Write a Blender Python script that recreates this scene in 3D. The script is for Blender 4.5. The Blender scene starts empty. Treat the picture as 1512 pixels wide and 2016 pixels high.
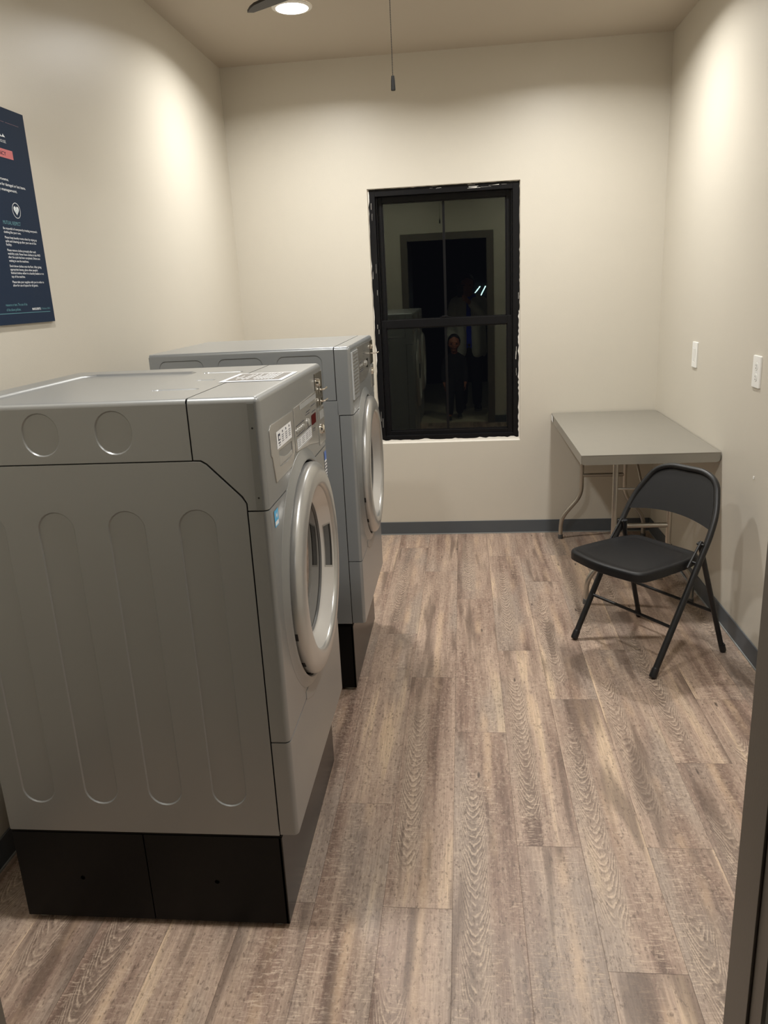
import bpy, bmesh, math, random
from math import sin, cos, pi, radians, sqrt
from mathutils import Vector, Matrix
random.seed(4)
C = bpy.context.scene.collection

# ------------------------------------------------------------------ calibration of the room
XL, XR, YB, H = -1.292, 1.1055, 4.6246, 2.6823
YF = 0.68            # near wall, room side (the camera stands in its doorway)
CAMZ = 1.4788

# ------------------------------------------------------------------ materials
def new_mat(name):
    m = bpy.data.materials.new(name); m.use_nodes = True
    nt = m.node_tree; b = nt.nodes['Principled BSDF']
    return m, nt, b
def srgb(r, g, b):
    f = lambda c: (c/255/12.92) if c/255 <= .04045 else ((c/255+.055)/1.055)**2.4
    return (f(r), f(g), f(b), 1)
def mat(name, col, rough=.5, metal=0, coat=0, noise=0, nscale=60, bump=0, bscale=300, emit=None, estr=0, spec=.5, aniso=0):
    m, nt, b = new_mat(name)
    b.inputs['Base Color'].default_value = col
    b.inputs['Roughness'].default_value = rough
    b.inputs['Metallic'].default_value = metal
    b.inputs['Coat Weight'].default_value = coat
    b.inputs['Coat Roughness'].default_value = .12
    b.inputs['Specular IOR Level'].default_value = spec
    tc = nt.nodes.new('ShaderNodeTexCoord')
    if noise:
        n = nt.nodes.new('ShaderNodeTexNoise'); n.inputs['Scale'].default_value = nscale; n.inputs['Detail'].default_value = 4
        nt.links.new(tc.outputs['Object'], n.inputs['Vector'])
        mx = nt.nodes.new('ShaderNodeMix'); mx.data_type = 'RGBA'
        mx.inputs['A'].default_value = tuple(c*(1-noise) for c in col[:3])+(1,)
        mx.inputs['B'].default_value = tuple(min(1, c*(1+noise)) for c in col[:3])+(1,)
        nt.links.new(n.outputs['Fac'], mx.inputs['Factor']); nt.links.new(mx.outputs['Result'], b.inputs['Base Color'])
    if bump:
        n2 = nt.nodes.new('ShaderNodeTexNoise'); n2.inputs['Scale'].default_value = bscale; n2.inputs['Detail'].default_value = 3
        nt.links.new(tc.outputs['Object'], n2.inputs['Vector'])
        bp = nt.nodes.new('ShaderNodeBump'); bp.inputs['Strength'].default_value = bump; bp.inputs['Distance'].default_value = .001
        nt.links.new(n2.outputs['Fac'], bp.inputs['Height']); nt.links.new(bp.outputs['Normal'], b.inputs['Normal'])
    if emit:
        b.inputs['Emission Color'].default_value = emit; b.inputs['Emission Strength'].default_value = estr
    return m

M = {}
M['wall'] = mat('wall_paint', srgb(203, 197, 184), .42, noise=.02, nscale=3, bump=.25, bscale=260, spec=.4)
M['ceil'] = mat('ceiling_paint_shaded', srgb(186, 176, 161), .7, noise=.02, nscale=3, bump=.15)  # wall colour darkened: the ceiling's missing direct light is put into the tone
M['base'] = mat('baseboard_vinyl', srgb(82, 87, 92), .5, noise=.06, nscale=8)
M['basetoe'] = mat('baseboard_caulk', srgb(150, 152, 150), .5, noise=.1, nscale=20)
M['silver'] = mat('silver_paint', (.272, .278, .277, 1), .37, metal=.5, coat=.25, noise=.03, nscale=900)
M['silver_b'] = mat('silver_paint_blue', (.285, .298, .305, 1), .36, metal=.45, coat=.3, noise=.03, nscale=900)
M['strip'] = mat('silver_shadow_trim', (.20, .205, .20, 1), .4, metal=.4, noise=.03)  # shade of the recessed corner strip put into a darker silver
M['panel'] = mat('satin_panel', (.42, .41, .385, 1), .26, metal=.55, coat=.4, noise=.02, nscale=500)
M['ring'] = mat('satin_ring', (.46, .455, .44, 1), .30, metal=.55, coat=.3, noise=.01, nscale=60)
M['cone'] = mat('satin_cone', (.62, .61, .60, 1), .33, metal=.5, noise=.01, nscale=60)
M['dark'] = mat('dark_gap', (.01, .01, .01, 1), .6, noise=.1)
M['gasket'] = mat('grey_gasket', (.09, .09, .09, 1), .35, noise=.1, nscale=40)
M['doorglass'] = mat('door_glass', (.010, .009, .008, 1), .03, noise=.1, spec=.8)
M['ped'] = mat('pedestal_black', (.003, .003, .003, 1), .42, noise=.2, nscale=40, bump=.1, bscale=500, spec=.18)
M['pedf'] = mat('pedestal_front_black', (.010, .009, .008, 1), .26, noise=.2, nscale=40, spec=.35)
M['rubber'] = mat('rubber_foot', srgb(150, 148, 140), .6, noise=.1)
M['chrome'] = mat('chrome', (.75, .72, .66, 1), .14, metal=1, noise=.03)
M['coin'] = mat('coin_plate', (.20, .185, .155, 1), .25, metal=.8, noise=.05)
M['white'] = mat('white_plastic', srgb(236, 236, 232), .35, noise=.01)
M['label'] = mat('white_label', srgb(225, 226, 228), .5, noise=.02)
M['ink'] = mat('ink', srgb(40, 46, 70), .5, noise=.02)
M['greyink'] = mat('grey_print', srgb(120, 118, 112), .5, noise=.02)
M['stickergrey'] = mat('sticker_grey', srgb(112, 108, 102), .5, noise=.02)
M['acryl'] = mat('acrylic_plate', srgb(176, 178, 178), .25, coat=.5, noise=.02)
M['blue'] = mat('blue_sticker', srgb(60, 165, 215), .4, noise=.02)
M['blue2'] = mat('blue_print', srgb(70, 110, 190), .4, noise=.02)
M['yellow'] = mat('yellow_print', srgb(225, 220, 150), .4, noise=.02)
M['reddisp'] = mat('red_display', srgb(70, 8, 8), .12, noise=.2, nscale=80, emit=(.25, .01, .01, 1), estr=.08)
M['blackdisp'] = mat('black_display', (.004, .004, .005, 1), .12, noise=.1)
M['winblack'] = mat('window_black', (.005, .005, .006, 1), .33, spec=.25, noise=.25, nscale=10, bump=.3, bscale=120)
M['caulk'] = mat('white_caulk', srgb(232, 228, 220), .6, noise=.05, nscale=30, bump=.5, bscale=90)
M['chair'] = mat('chair_black', (.007, .007, .008, 1), .40, noise=.15, nscale=90, bump=.12, bscale=600)
M['chairpan'] = mat('chair_panel_black', (.008, .008, .009, 1), .44, spec=.35, noise=.12, nscale=90, bump=.15, bscale=700)
M['tabletop'] = mat('steel_top', srgb(150, 146, 137), .36, metal=.35, noise=.03, nscale=12, bump=.04, bscale=500)
M['tableleg'] = mat('steel_tube', (.48, .45, .40, 1), .28, metal=.9, noise=.04)
M['fan'] = mat('fan_bronze', srgb(46, 43, 42), .55, metal=.1, noise=.1)
M['jamb'] = mat('door_frame_paint', srgb(104, 97, 88), .42, noise=.05, nscale=6, bump=.1)
M['doorleaf'] = mat('door_leaf', srgb(60, 52, 44), .45, noise=.08, nscale=6)
M['hallwall'] = mat('hall_wall', srgb(205, 200, 188), .7, noise=.04, nscale=5)
M['halldark'] = mat('hall_unlit', (.004, .004, .004, 1), .8, noise=.1)  # near-black colour stands in for the unlit hall, so it mirrors black
M['hallfloor'] = mat('hall_floor', srgb(190, 180, 155), .6, noise=.08, nscale=6)
M['lens'] = mat('lamp_lens', (1, 1, 1, 1), .5, noise=.01, emit=(1, .97, .90, 1), estr=26)
M['trim'] = mat('lamp_trim', srgb(235, 232, 225), .4, noise=.01)
M['tube'] = mat('tube_glow', (1, 1, 1, 1), .5, noise=.01, emit=(.55, .86, 1, 1), estr=24)
M['poster'] = mat('poster_navy', srgb(33, 46, 66), .7, noise=.05, nscale=6, spec=.12)
M['posteredge'] = mat('poster_edge', srgb(120, 112, 98), .6, noise=.05)
M['pwhite'] = mat('poster_white', srgb(228, 232, 236), .5, noise=.01)
M['pteal'] = mat('poster_teal', srgb(96, 150, 160), .5, noise=.01)
M['pink'] = mat('poster_pink', srgb(200, 106, 108), .5, noise=.02)
M['pinkline'] = mat('poster_pinkline', srgb(120, 84, 96), .5, noise=.02)
M['skin'] = mat('skin', srgb(176, 112, 82), .5, noise=.05, nscale=20)
M['hair'] = mat('hair', (.012, .009, .008, 1), .5, noise=.3, nscale=80, bump=.6, bscale=200)
M['jacket'] = mat('jacket_grey', srgb(216, 214, 204), .85, noise=.1, nscale=30, bump=.4, bscale=60)
M['shirt'] = mat('shirt_blue', srgb(34, 66, 225), .8, noise=.08, nscale=30)
M['blackcloth'] = mat('black_cloth', (.010, .010, .012, 1), .85, noise=.2, nscale=40)
M['shoe'] = mat('shoe_dark', (.03, .028, .028, 1), .55, noise=.15)
M['shoesole'] = mat('shoe_sole', srgb(150, 145, 135), .6, noise=.05)
M['phone'] = mat('phone_dark', (.01, .01, .012, 1), .2, noise=.05)
M['eye'] = mat('eye', (.02, .012, .01, 1), .1, noise=.05)
M['lip'] = mat('lip', srgb(140, 74, 64), .5, noise=.05)

# window glass: a real clear pane, mirror-like reflection over transparency
def glass_mat():
    m = bpy.data.materials.new('window_glass'); m.use_nodes = True; nt = m.node_tree; nt.nodes.clear()
    out = nt.nodes.new('ShaderNodeOutputMaterial'); mx = nt.nodes.new('ShaderNodeMixShader')
    t = nt.nodes.new('ShaderNodeBsdfTransparent'); g = nt.nodes.new('ShaderNodeBsdfGlossy'); g.inputs['Roughness'].default_value = 0.0
    g.inputs['Color'].default_value = (.93, 1, .80, 1)
    lw = nt.nodes.new('ShaderNodeLayerWeight'); lw.inputs['Blend'].default_value = .12
    tc = nt.nodes.new('ShaderNodeTexCoord'); n = nt.nodes.new('ShaderNodeTexNoise'); n.inputs['Scale'].default_value = 3
    mr = nt.nodes.new('ShaderNodeMapRange'); mr.inputs['To Min'].default_value = .064; mr.inputs['To Max'].default_value = .072
    ad = nt.nodes.new('ShaderNodeMath'); ad.operation = 'MULTIPLY_ADD'; ad.inputs[1].default_value = .3
    nt.links.new(tc.outputs['Object'], n.inputs['Vector']); nt.links.new(n.outputs['Fac'], mr.inputs['Value'])
    nt.links.new(lw.outputs['Fresnel'], ad.inputs[0]); nt.links.new(mr.outputs['Result'], ad.inputs[2])
    nt.links.new(ad.outputs[0], mx.inputs['Fac']); nt.links.new(t.outputs[0], mx.inputs[1]); nt.links.new(g.outputs[0], mx.inputs[2])
    nt.links.new(mx.outputs[0], out.inputs['Surface'])
    return m
M['glass'] = glass_mat()

# vinyl plank floor
def floor_mat():
    m, nt, b = new_mat('vinyl_planks'); L = nt.links; N = nt.nodes
    def node(t, **k):
        n = N.new(t)
        for a, v in k.items(): setattr(n, a, v)
        return n
    def math_(op, a, bb=None, c=None):
        n = node('ShaderNodeMath', operation=op)
        for i, v in enumerate((a, bb, c)):
            if v is None: continue
            if isinstance(v, (int, float)): n.inputs[i].default_value = v
            else: L.new(v, n.inputs[i])
        return n.outputs[0]
    uv = node('ShaderNodeUVMap', uv_map='plank_uv'); sep = node('ShaderNodeSeparateXYZ'); L.new(uv.outputs[0], sep.inputs[0])
    at = node('ShaderNodeAttribute', attribute_name='plank_rand'); sa = node('ShaderNodeSeparateColor'); L.new(at.outputs['Color'], sa.inputs[0])
    u, v = sep.outputs[0], sep.outputs[1]; r1, r2, r3 = sa.outputs[0], sa.outputs[1], sa.outputs[2]
    seed = math_('MULTIPLY', r1, 37.0)
    def noise(su, sv, off=0., detail=3, rough=.5, dist=0.):
        cb = node('ShaderNodeCombineXYZ'); L.new(math_('MULTIPLY', u, su), cb.inputs[0]); L.new(math_('MULTIPLY', v, sv), cb.inputs[1])
        L.new(math_('ADD', seed, off), cb.inputs[2])
        n = node('ShaderNodeTexNoise'); n.inputs['Scale'].default_value = 1; n.inputs['Detail'].default_value = detail
        n.inputs['Roughness'].default_value = rough; n.inputs['Distortion'].default_value = dist
        L.new(cb.outputs[0], n.inputs['Vector']); return n.outputs['Fac']
    def rng(x, a, bb, c=0., d=1.):
        n = node('ShaderNodeMapRange'); n.interpolation_type = 'SMOOTHSTEP'
        L.new(x, n.inputs['Value'])
        for k, q in zip(('From Min', 'From Max', 'To Min', 'To Max'), (a, bb, c, d)): n.inputs[k].default_value = q
        return n.outputs[0]
    def mix(f, a, bb, mode='MIX'):
        n = node('ShaderNodeMix', data_type='RGBA', blend_type=mode)
        if isinstance(f, (int, float)): n.inputs['Factor'].default_value = f
        else: L.new(f, n.inputs['Factor'])
        for k, q in (('A', a), ('B', bb)):
            if isinstance(q, tuple): n.inputs[k].default_value = q
            else: L.new(q, n.inputs[k])
        return n.outputs['Result']
    # broad longitudinal tone
    tone = noise(15, .8, 1.3, 3, .55, .3)
    ramp = node('ShaderNodeValToRGB'); cr = ramp.color_ramp
    cr.elements[0].position = .33; cr.elements[0].color = srgb(112, 91, 80)
    cr.elements[1].position = .68; cr.elements[1].color = srgb(206, 180, 152)
    for p_, c_ in ((.41, srgb(144, 120, 106)), (.50, srgb(162, 139, 123)), (.60, srgb(178, 154, 136))):
        e = cr.elements.new(p_); e.color = c_
    L.new(math_('ADD', tone, math_('MULTIPLY_ADD', r2, .03, -.015)), ramp.inputs[0])
    col = ramp.outputs[0]
    grey = noise(6, 1.3, 9.1, 2)
    col = mix(rng(grey, .46, .66, 0, .5), col, srgb(150, 140, 130))
    # fine streaks
    st = noise(260, 7, 3.7, 4, .65)
    col = mix(rng(st, .38, .62, .30, 0), col, srgb(84, 66, 55), 'MIX')
    # pale cross-grain scratches
    cg = noise(38, 210, 5.5, 3, .6, .6); cm = noise(9, 3, 7.7, 2)
    crs = math_('MULTIPLY', rng(cg, .53, .64), rng(cm, .40, .60, .15, 1))
    # cathedral rings, elongated ellipses about the plank's centre line
    uu = math_('ADD', u, math_('MULTIPLY_ADD', r2, .02, .022))
    wob = math_('MULTIPLY_ADD', noise(30, 9, 11., 3, .55), .075, -.037)
    fvc = math_('ADD', math_('SUBTRACT', v, math_('MULTIPLY', math_('MULTIPLY', uu, uu), 95.)), wob)
    ph = math_('MULTIPLY', fvc, 205.0)
    inm = math_('MULTIPLY', rng(math_('ABSOLUTE', uu), .030, .040, 1, 0), math_('MULTIPLY', rng(v, .10, .16), rng(v, .86, 1.0, 1, 0)))
    brk = noise(45, 18, 13., 3, .6)
    cm_ = math_('MULTIPLY', inm, rng(r1, .28, .30))
    cath = math_('MULTIPLY', math_('MULTIPLY', rng(math_('SINE', ph), .35, .95), cm_), rng(brk, .34, .52))
    cdark = math_('MULTIPLY', math_('MULTIPLY', rng(math_('SINE', math_('ADD', ph, 2.2)), .2, .95), cm_), rng(brk, .30, .60, .15, 1))
    col = mix(math_('MULTIPLY', cm_, .35), col, srgb(142, 126, 112))
    col = mix(math_('MULTIPLY', cdark, .42), col, srgb(92, 76, 66))
    tanm = math_('MULTIPLY', rng(math_('ABSOLUTE', math_('SUBTRACT', uu, math_('MULTIPLY_ADD', noise(0, 2.5, 41., 2), .03, .036))), .002, .022, 1, 0), rng(noise(5, 3, 15., 3), .42, .62, 0, .55))
    col = mix(tanm, col, srgb(194, 166, 138))
    speck = noise(110, 55, 17., 4, .75)
    spm = math_('MULTIPLY', rng(speck, .50, .64), .36)
    pale = math_('MINIMUM', math_('ADD', math_('ADD', math_('MULTIPLY', crs, .60), math_('MULTIPLY', cath, .62)), spm), 1.)
    col = mix(math_('MULTIPLY', pale, .70), col, srgb(208, 186, 164))
    # dark pores, knots
    dk = noise(150, 60, 21., 3, .65)
    col = mix(rng(dk, .54, .68, 0, .55), col, srgb(78, 62, 52))
    dr = noise(16, 1.4, 31., 2); dr2 = rng(dr, .57, .68, 0, .62)
    col = mix(dr2, col, srgb(92, 76, 66))
    cbk = node('ShaderNodeCombineXYZ'); L.new(math_('MULTIPLY', u, 13), cbk.inputs[0]); L.new(math_('MULTIPLY', v, 3.2), cbk.inputs[1]); L.new(seed, cbk.inputs[2])
    vo = node('ShaderNodeTexVoronoi'); vo.inputs['Scale'].default_value = 1; L.new(cbk.outputs[0], vo.inputs['Vector'])
    col = mix(rng(vo.outputs['Distance'], .03, .075, .75, 0), col, srgb(52, 42, 40))
    # seams
    s1 = rng(math_('ABSOLUTE', u), .0856, .0867, 0, 1)
    v0 = math_('ABSOLUTE', math_('SUBTRACT', v, .595)); s2 = rng(v0, .5935, .5948, 0, 1)
    seam = math_('MAXIMUM', s1, s2)
    col = mix(math_('MULTIPLY', seam, .55), col, srgb(60, 46, 38))
    hs = node('ShaderNodeHueSaturation'); hs.inputs['Value'].default_value = 1.10; hs.inputs['Saturation'].default_value = .97; L.new(col, hs.inputs['Color']); col = hs.outputs[0]
    L.new(col, b.inputs['Base Color'])
    L.new(rng(pale, 0, 1, .40, .50), b.inputs['Roughness']); b.inputs['Specular IOR Level'].default_value = .45
    bp = node('ShaderNodeBump'); bp.inputs['Strength'].default_value = .35; bp.inputs['Distance'].default_value = .0012
    L.new(math_('SUBTRACT', math_('MULTIPLY', pale, .5), seam), bp.inputs['Height']); L.new(bp.outputs[0], b.inputs['Normal'])
    return m
M['floor'] = floor_mat()

# ------------------------------------------------------------------ helpers
def finish(name, bm, mats, parent=None, loc=None, smooth=True, angle=35, kind=None, dedupe=True):
    if dedupe: bmesh.ops.remove_doubles(bm, verts=bm.verts, dist=1e-6)
    bmesh.ops.recalc_face_normals(bm, faces=bm.faces)
    me = bpy.data.meshes.new(name); bm.to_mesh(me); bm.free()
    if not isinstance(mats, (list, tuple)): mats = [mats]
    for m in mats: me.materials.append(m)
    if smooth:
        me.shade_smooth(); me.set_sharp_from_angle(angle=radians(angle))
    o = bpy.data.objects.new(name, me); C.objects.link(o)
    if smooth: wn = o.modifiers.new('wn', 'WEIGHTED_NORMAL'); wn.keep_sharp = True; wn.weight = 90
    if parent: o.parent = parent
    if loc: o.location = loc
    if kind: o['kind'] = kind
    return o
def tag(o, label, cat, group=None):
    o['label'] = label; o['category'] = cat
    if group: o['group'] = group
    return o
def empty(name, loc, label, cat, rz=0, group=None):
    o = bpy.data.objects.new(name, None); C.objects.link(o); o.location = loc; o.rotation_euler.z = rz
    o.empty_display_size = .1
    return tag(o, label, cat, group)
def box(bm, x0, x1, y0, y1, z0, z1, bev=0, seg=2, mi=0):
    vs = [bm.verts.new((x, y, z)) for x in (x0, x1) for y in (y0, y1) for z in (z0, z1)]
    idx = [(0, 1, 3, 2), (4, 6, 7, 5), (0, 4, 5, 1), (2, 3, 7, 6), (0, 2, 6, 4), (1, 5, 7, 3)]
    fs = [bm.faces.new([vs[i] for i in f]) for f in idx]
    for f in fs: f.material_index = mi
    if bev:
        es = list({e for f in fs for e in f.edges})
        r = bmesh.ops.bevel(bm, geom=es, offset=bev, segments=seg, profile=.5, affect='EDGES')
        for f in r['faces']: f.material_index = mi
def B(x0, x1, y0, y1, z0, z1, bev=0, seg=2):
    bm = bmesh.new(); box(bm, x0, x1, y0, y1, z0, z1, bev, seg); return bm
def smooth_path(pts, r, n=6):
    pts = [Vector(p) for p in pts]; out = [pts[0]]
    for i in range(1, len(pts)-1):
        a, b_, c = pts[i-1], pts[i], pts[i+1]
        d1 = (a-b_); d2 = (c-b_); rr = min(r, d1.length*.49, d2.length*.49)
        p, q = b_+d1.normalized()*rr, b_+d2.normalized()*rr
        for k in range(n+1):
            t = k/n; out.append((1-t)**2*p+2*t*(1-t)*b_+t*t*q)
    out.append(pts[-1]); return out
def tube(bm, pts, rad, seg=12, cap=True, mi=0, closed=False):
    pts = [Vector(p) for p in pts]
    rads = rad if isinstance(rad, (list, tuple)) else [rad]*len(pts)
    n = len(pts); rings = []; up = None
    for i, p in enumerate(pts):
        if closed: t = (pts[(i+1) % n]-pts[i-1]).normalized()
        else: t = (pts[min(i+1, n-1)]-pts[max(i-1, 0)]).normalized()
        if up is None:
            up = Vector((0, 0, 1)) if abs(t.z) < .9 else Vector((0, 1, 0))
        s = t.cross(up).normalized(); up = s.cross(t).normalized()
        rings.append([bm.verts.new(p+rads[i]*(cos(2*pi*k/seg)*s+sin(2*pi*k/seg)*up)) for k in range(seg)])
    rng_ = range(n if closed else n-1)
    for i in rng_:
        a, b_ = rings[i], rings[(i+1) % n]
        for k in range(seg):
            f = bm.faces.new((a[k], a[(k+1) % seg], b_[(k+1) % seg], b_[k])); f.material_index = mi
    if cap and not closed:
        for rg in (rings[0], rings[-1][::-1]):
            f = bm.faces.new(rg[::-1]); f.material_index = mi
def T(pts, rad, seg=12):
    bm = bmesh.new(); tube(bm, pts, rad, seg); return bm
def lathe_x(bm, prof, yc, zc, seg=96, mi=0, cap_end=False, cap_start=False):
    rings = []
    for x, r in prof:
        if r < 1e-6: rings.append([bm.verts.new((x, yc, zc))])
        else: rings.append([bm.verts.new((x, yc+r*cos(2*pi*k/seg), zc+r*sin(2*pi*k/seg))) for k in range(seg)])
    for a, b_ in zip(rings, rings[1:]):
        for k in range(seg):
            k2 = (k+1) % seg
            if len(a) == 1: f = bm.faces.new((a[0], b_[k], b_[k2]))
            elif len(b_) == 1: f = bm.faces.new((a[k], a[k2], b_[0]))
            else: f = bm.faces.new((a[k], a[k2], b_[k2], b_[k]))
            f.material_index = mi
    if cap_end and len(rings[-1]) > 1: bm.faces.new(rings[-1]).material_index = mi
    if cap_start and len(rings[0]) > 1: bm.faces.new(rings[0]).material_index = mi
def lathe_z(bm, prof, xc, yc, seg=32, mi=0):
    rings = []
    for r, z in prof:
        rings.append([bm.verts.new((xc, yc, z))] if r < 1e-6 else [bm.verts.new((xc+r*cos(2*pi*k/seg), yc+r*sin(2*pi*k/seg), z)) for k in range(seg)])
    for a, b_ in zip(rings, rings[1:]):
        for k in range(seg):
            k2 = (k+1) % seg
            if len(a) == 1 and len(b_) == 1: continue
            if len(a) == 1: f = bm.faces.new((a[0], b_[k], b_[k2]))
            elif len(b_) == 1: f = bm.faces.new((a[k], a[k2], b_[0]))
            else: f = bm.faces.new((a[k], a[k2], b_[k2], b_[k]))
            f.material_index = mi
def signed_area(p): return sum(p[i][0]*p[(i+1) % len(p)][1]-p[(i+1) % len(p)][0]*p[i][1] for i in range(len(p)))/2
def inset(p, d):
    n = len(p); s = 1 if signed_area(p) > 0 else -1; out = []
    for i in range(n):
        a, b_, c = Vector(p[i-1]), Vector(p[i]), Vector(p[(i+1) % n])
        e1 = (b_-a).normalized(); e2 = (c-b_).normalized()
        n1 = Vector((-e1.y, e1.x))*s; n2 = Vector((-e2.y, e2.x))*s
        m = n1+n2
        m = m/(max(.3, m.length_squared/2)) if m.length > 1e-6 else n1
        out.append(tuple(b_+m*d))
    return out
def stadium(cx, z0, z1, hw, n=10):
    pts = []
    for k in range(n+1):
        a = pi*k/n; pts.append((cx+hw*cos(a), z1-hw+hw*sin(a)))
    for k in range(n+1):
        a = pi+pi*k/n; pts.append((cx+hw*cos(a), z0+hw+hw*sin(a)))
    return pts
def rrect(x0, x1, z0, z1, r, n=6):
    pts = []
    for cx, cz, a0 in ((x1-r, z1-r, 0), (x0+r, z1-r, pi/2), (x0+r, z0+r, pi), (x1-r, z0+r, 3*pi/2)):
        for k in range(n+1):
            a = a0+pi/2*k/n; pts.append((cx+r*cos(a), cz+r*sin(a)))
    return pts
def panel(bm, outline, mp, holes=(), t=.004, bev=0, mi=0, back=False):
    """flat sheet with pressed-in recesses; mp(u,v,d) -> 3D (d = height above the sheet); holes = (pts, inset, depth)"""
    face_out = inset(outline, bev) if bev else outline
    loops = [[bm.verts.new(mp(u, v, 0)) for u, v in face_out]]
    for pts, ins, dep in holes: loops.append([bm.verts.new(mp(u, v, 0)) for u, v in pts])
    es = []
    for lp in loops:
        for i in range(len(lp)): es.append(bm.edges.new((lp[i], lp[(i+1) % len(lp)])))
    r = bmesh.ops.triangle_fill(bm, use_beauty=True, use_dissolve=False, edges=es)
    for g in r['geom']:
        if isinstance(g, bmesh.types.BMFace): g.material_index = mi
    for lp, (pts, ins, dep) in zip(loops[1:], holes):
        prev = lp
        for s, d in ((.25, .1), (.5, .5), (.75, .9), (1., 1.)):
            ip = inset(pts, ins*s); cur = [bm.verts.new(mp(u, v, -dep*d)) for u, v in ip]
            for i in range(len(cur)):
                j = (i+1) % len(cur); bm.faces.new((prev[i], prev[j], cur[j], cur[i])).material_index = mi
            prev = cur
        bm.faces.new(prev).material_index = mi
    prev = loops[0]; stages = []
    if bev:
        for k in range(1, 4):
            a = pi/2*k/3; stages.append((inset(outline, bev*(1-sin(a))), -bev*(1-cos(a))))
    stages.append((outline, -t))
    for pts, d in stages:
        cur = [bm.verts.new(mp(u, v, d)) for u, v in pts]
        for i in range(len(cur)):
            j = (i+1) % len(cur); bm.faces.new((prev[i], prev[j], cur[j], cur[i])).material_index = mi
        prev = cur
    if back: bm.faces.new(prev).material_index = mi
def text_bm(bm, s, mp, u0, v0, height, width=None, align='L', mi=0, d=0.0, bold=0.0):
    """lettering; v0 = baseline, height = cap height"""
    cu = bpy.data.curves.new('t', 'FONT'); cu.body = s; cu.size = 1; cu.resolution_u = 2; cu.offset = bold
    o = bpy.data.objects.new('t', cu); C.objects.link(o); dg = bpy.context.evaluated_depsgraph_get(); dg.update()
    me = bpy.data.meshes.new_from_object(o.evaluated_get(dg)); bpy.data.objects.remove(o); bpy.data.curves.remove(cu)
    xs = [v.co.x for v in me.vertices]
    if not xs: return
    x0, x1 = min(xs), max(xs); sy = height/.70; sx = (width/(x1-x0)) if width else sy
    off = 0 if align == 'L' else (-(x1-x0)*sx if align == 'R' else -(x1-x0)*sx/2)
    vs = [bm.verts.new(mp(u0+off+(v.co.x-x0)*sx, v0+v.co.y*sy, d)) for v in me.vertices]
    for p in me.polygons:
        try: bm.faces.new([vs[i] for i in p.vertices]).material_index = mi
        except ValueError: pass
    bpy.data.meshes.remove(me)
def quad(bm, mp, u0, u1, v0, v1, d=0., mi=0):
    bm.faces.new([bm.verts.new(mp(u, v, d)) for u, v in ((u0, v0), (u1, v0), (u1, v1), (u0, v1))]).material_index = mi
def poly(bm, mp, pts, d=0., mi=0):
    bm.faces.new([bm.verts.new(mp(u, v, d)) for u, v in pts]).material_index = mi

# ------------------------------------------------------------------ setting
HALLY = -3.2
def build_floor():
    bm = bmesh.new(); uvl = bm.loops.layers.uv.new('plank_uv'); cl = bm.loops.layers.float_color.new('plank_rand')
    W_, L_ = .1735, 1.19; x0 = .121; rnd = random.Random(11)
    offs = {-3: 2.772, -2: 1.979, -1: 2.375+.0, 0: 1.8115, 1: 1.412, 2: 1.817, 3: 2.21, 4: 2.607, 5: 3.0}
    offs = {-7: 1.2, -6: 2.2, -5: 1.6, -4: 2.772, -3: 1.979, -2: 1.577, -1: 2.375, 0: 1.8115, 1: 1.412, 2: 1.817, 3: 2.21, 4: 2.607, 5: 3.0, 6: 1.6}
    for c in range(-9, 7):
        xa, xb = x0+c*W_, x0+(c+1)*W_
        if xb < XL-.02 or xa > XR+.02: continue
        off = offs.get(c, rnd.random()*L_)
        k0 = int((.5-off)//L_)-1
        for k in range(k0, k0+8):
            ya, yb = off+k*L_, off+(k+1)*L_
            cy0, cy1 = max(ya, .60), min(yb, YB+.02)
            if cy1-cy0 < 1e-4: continue
            cx0, cx1 = max(xa, XL-.02), min(xb, XR+.02)
            col = (rnd.random(), rnd.random(), rnd.random(), 1)
            f = bm.faces.new([bm.verts.new((x, y, 0)) for x, y in ((cx0, cy0), (cx1, cy0), (cx1, cy1), (cx0, cy1))])
            for lp in f.loops:
                lp[uvl].uv = (lp.vert.co.x-(xa+xb)/2, lp.vert.co.y-ya); lp[cl] = col
    o = finish('floor', bm, M['floor'], smooth=False, kind='structure', dedupe=False)
    if o.data.polygons[0].normal.z < 0: o.data.flip_normals()
    return o
build_floor()
finish('ceiling', B(XL-.1, XR+.1, YF-.1, YB+.1, H, H+.08), M['ceil'], smooth=False, kind='structure')
finish('wall_left', B(XL-.1, XL, YF-.075, YB, 0, H), M['wall'], smooth=False, kind='structure')
finish('wall_right', B(XR, XR+.1, YF-.075, YB, 0, H), M['wall'], smooth=False, kind='structure')
WX0, WX1, WZ0, WZ1 = -.5165, .3285, .578, 2.0225
bm = bmesh.new()
for a in ((XL-.1, WX0, 0, H), (WX1, XR+.1, 0, H), (WX0, WX1, 0, WZ0), (WX0, WX1, WZ1, H)):
    box(bm, a[0], a[1], YB, YB+.13, a[2], a[3])
finish('wall_back', bm, M['wall'], smooth=False, kind='structure')
DX0, DX1, DZ = -.577, .272, 1.965
bm = bmesh.new()
for a in ((XL-.1, DX0, 0, H), (DX1, XR+.1, 0, H), (DX0, DX1, DZ, H)):
    box(bm, a[0], a[1], YF-.075, YF, a[2], a[3])
finish('wall_front', bm, M['wall'], smooth=False, kind='structure')
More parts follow.
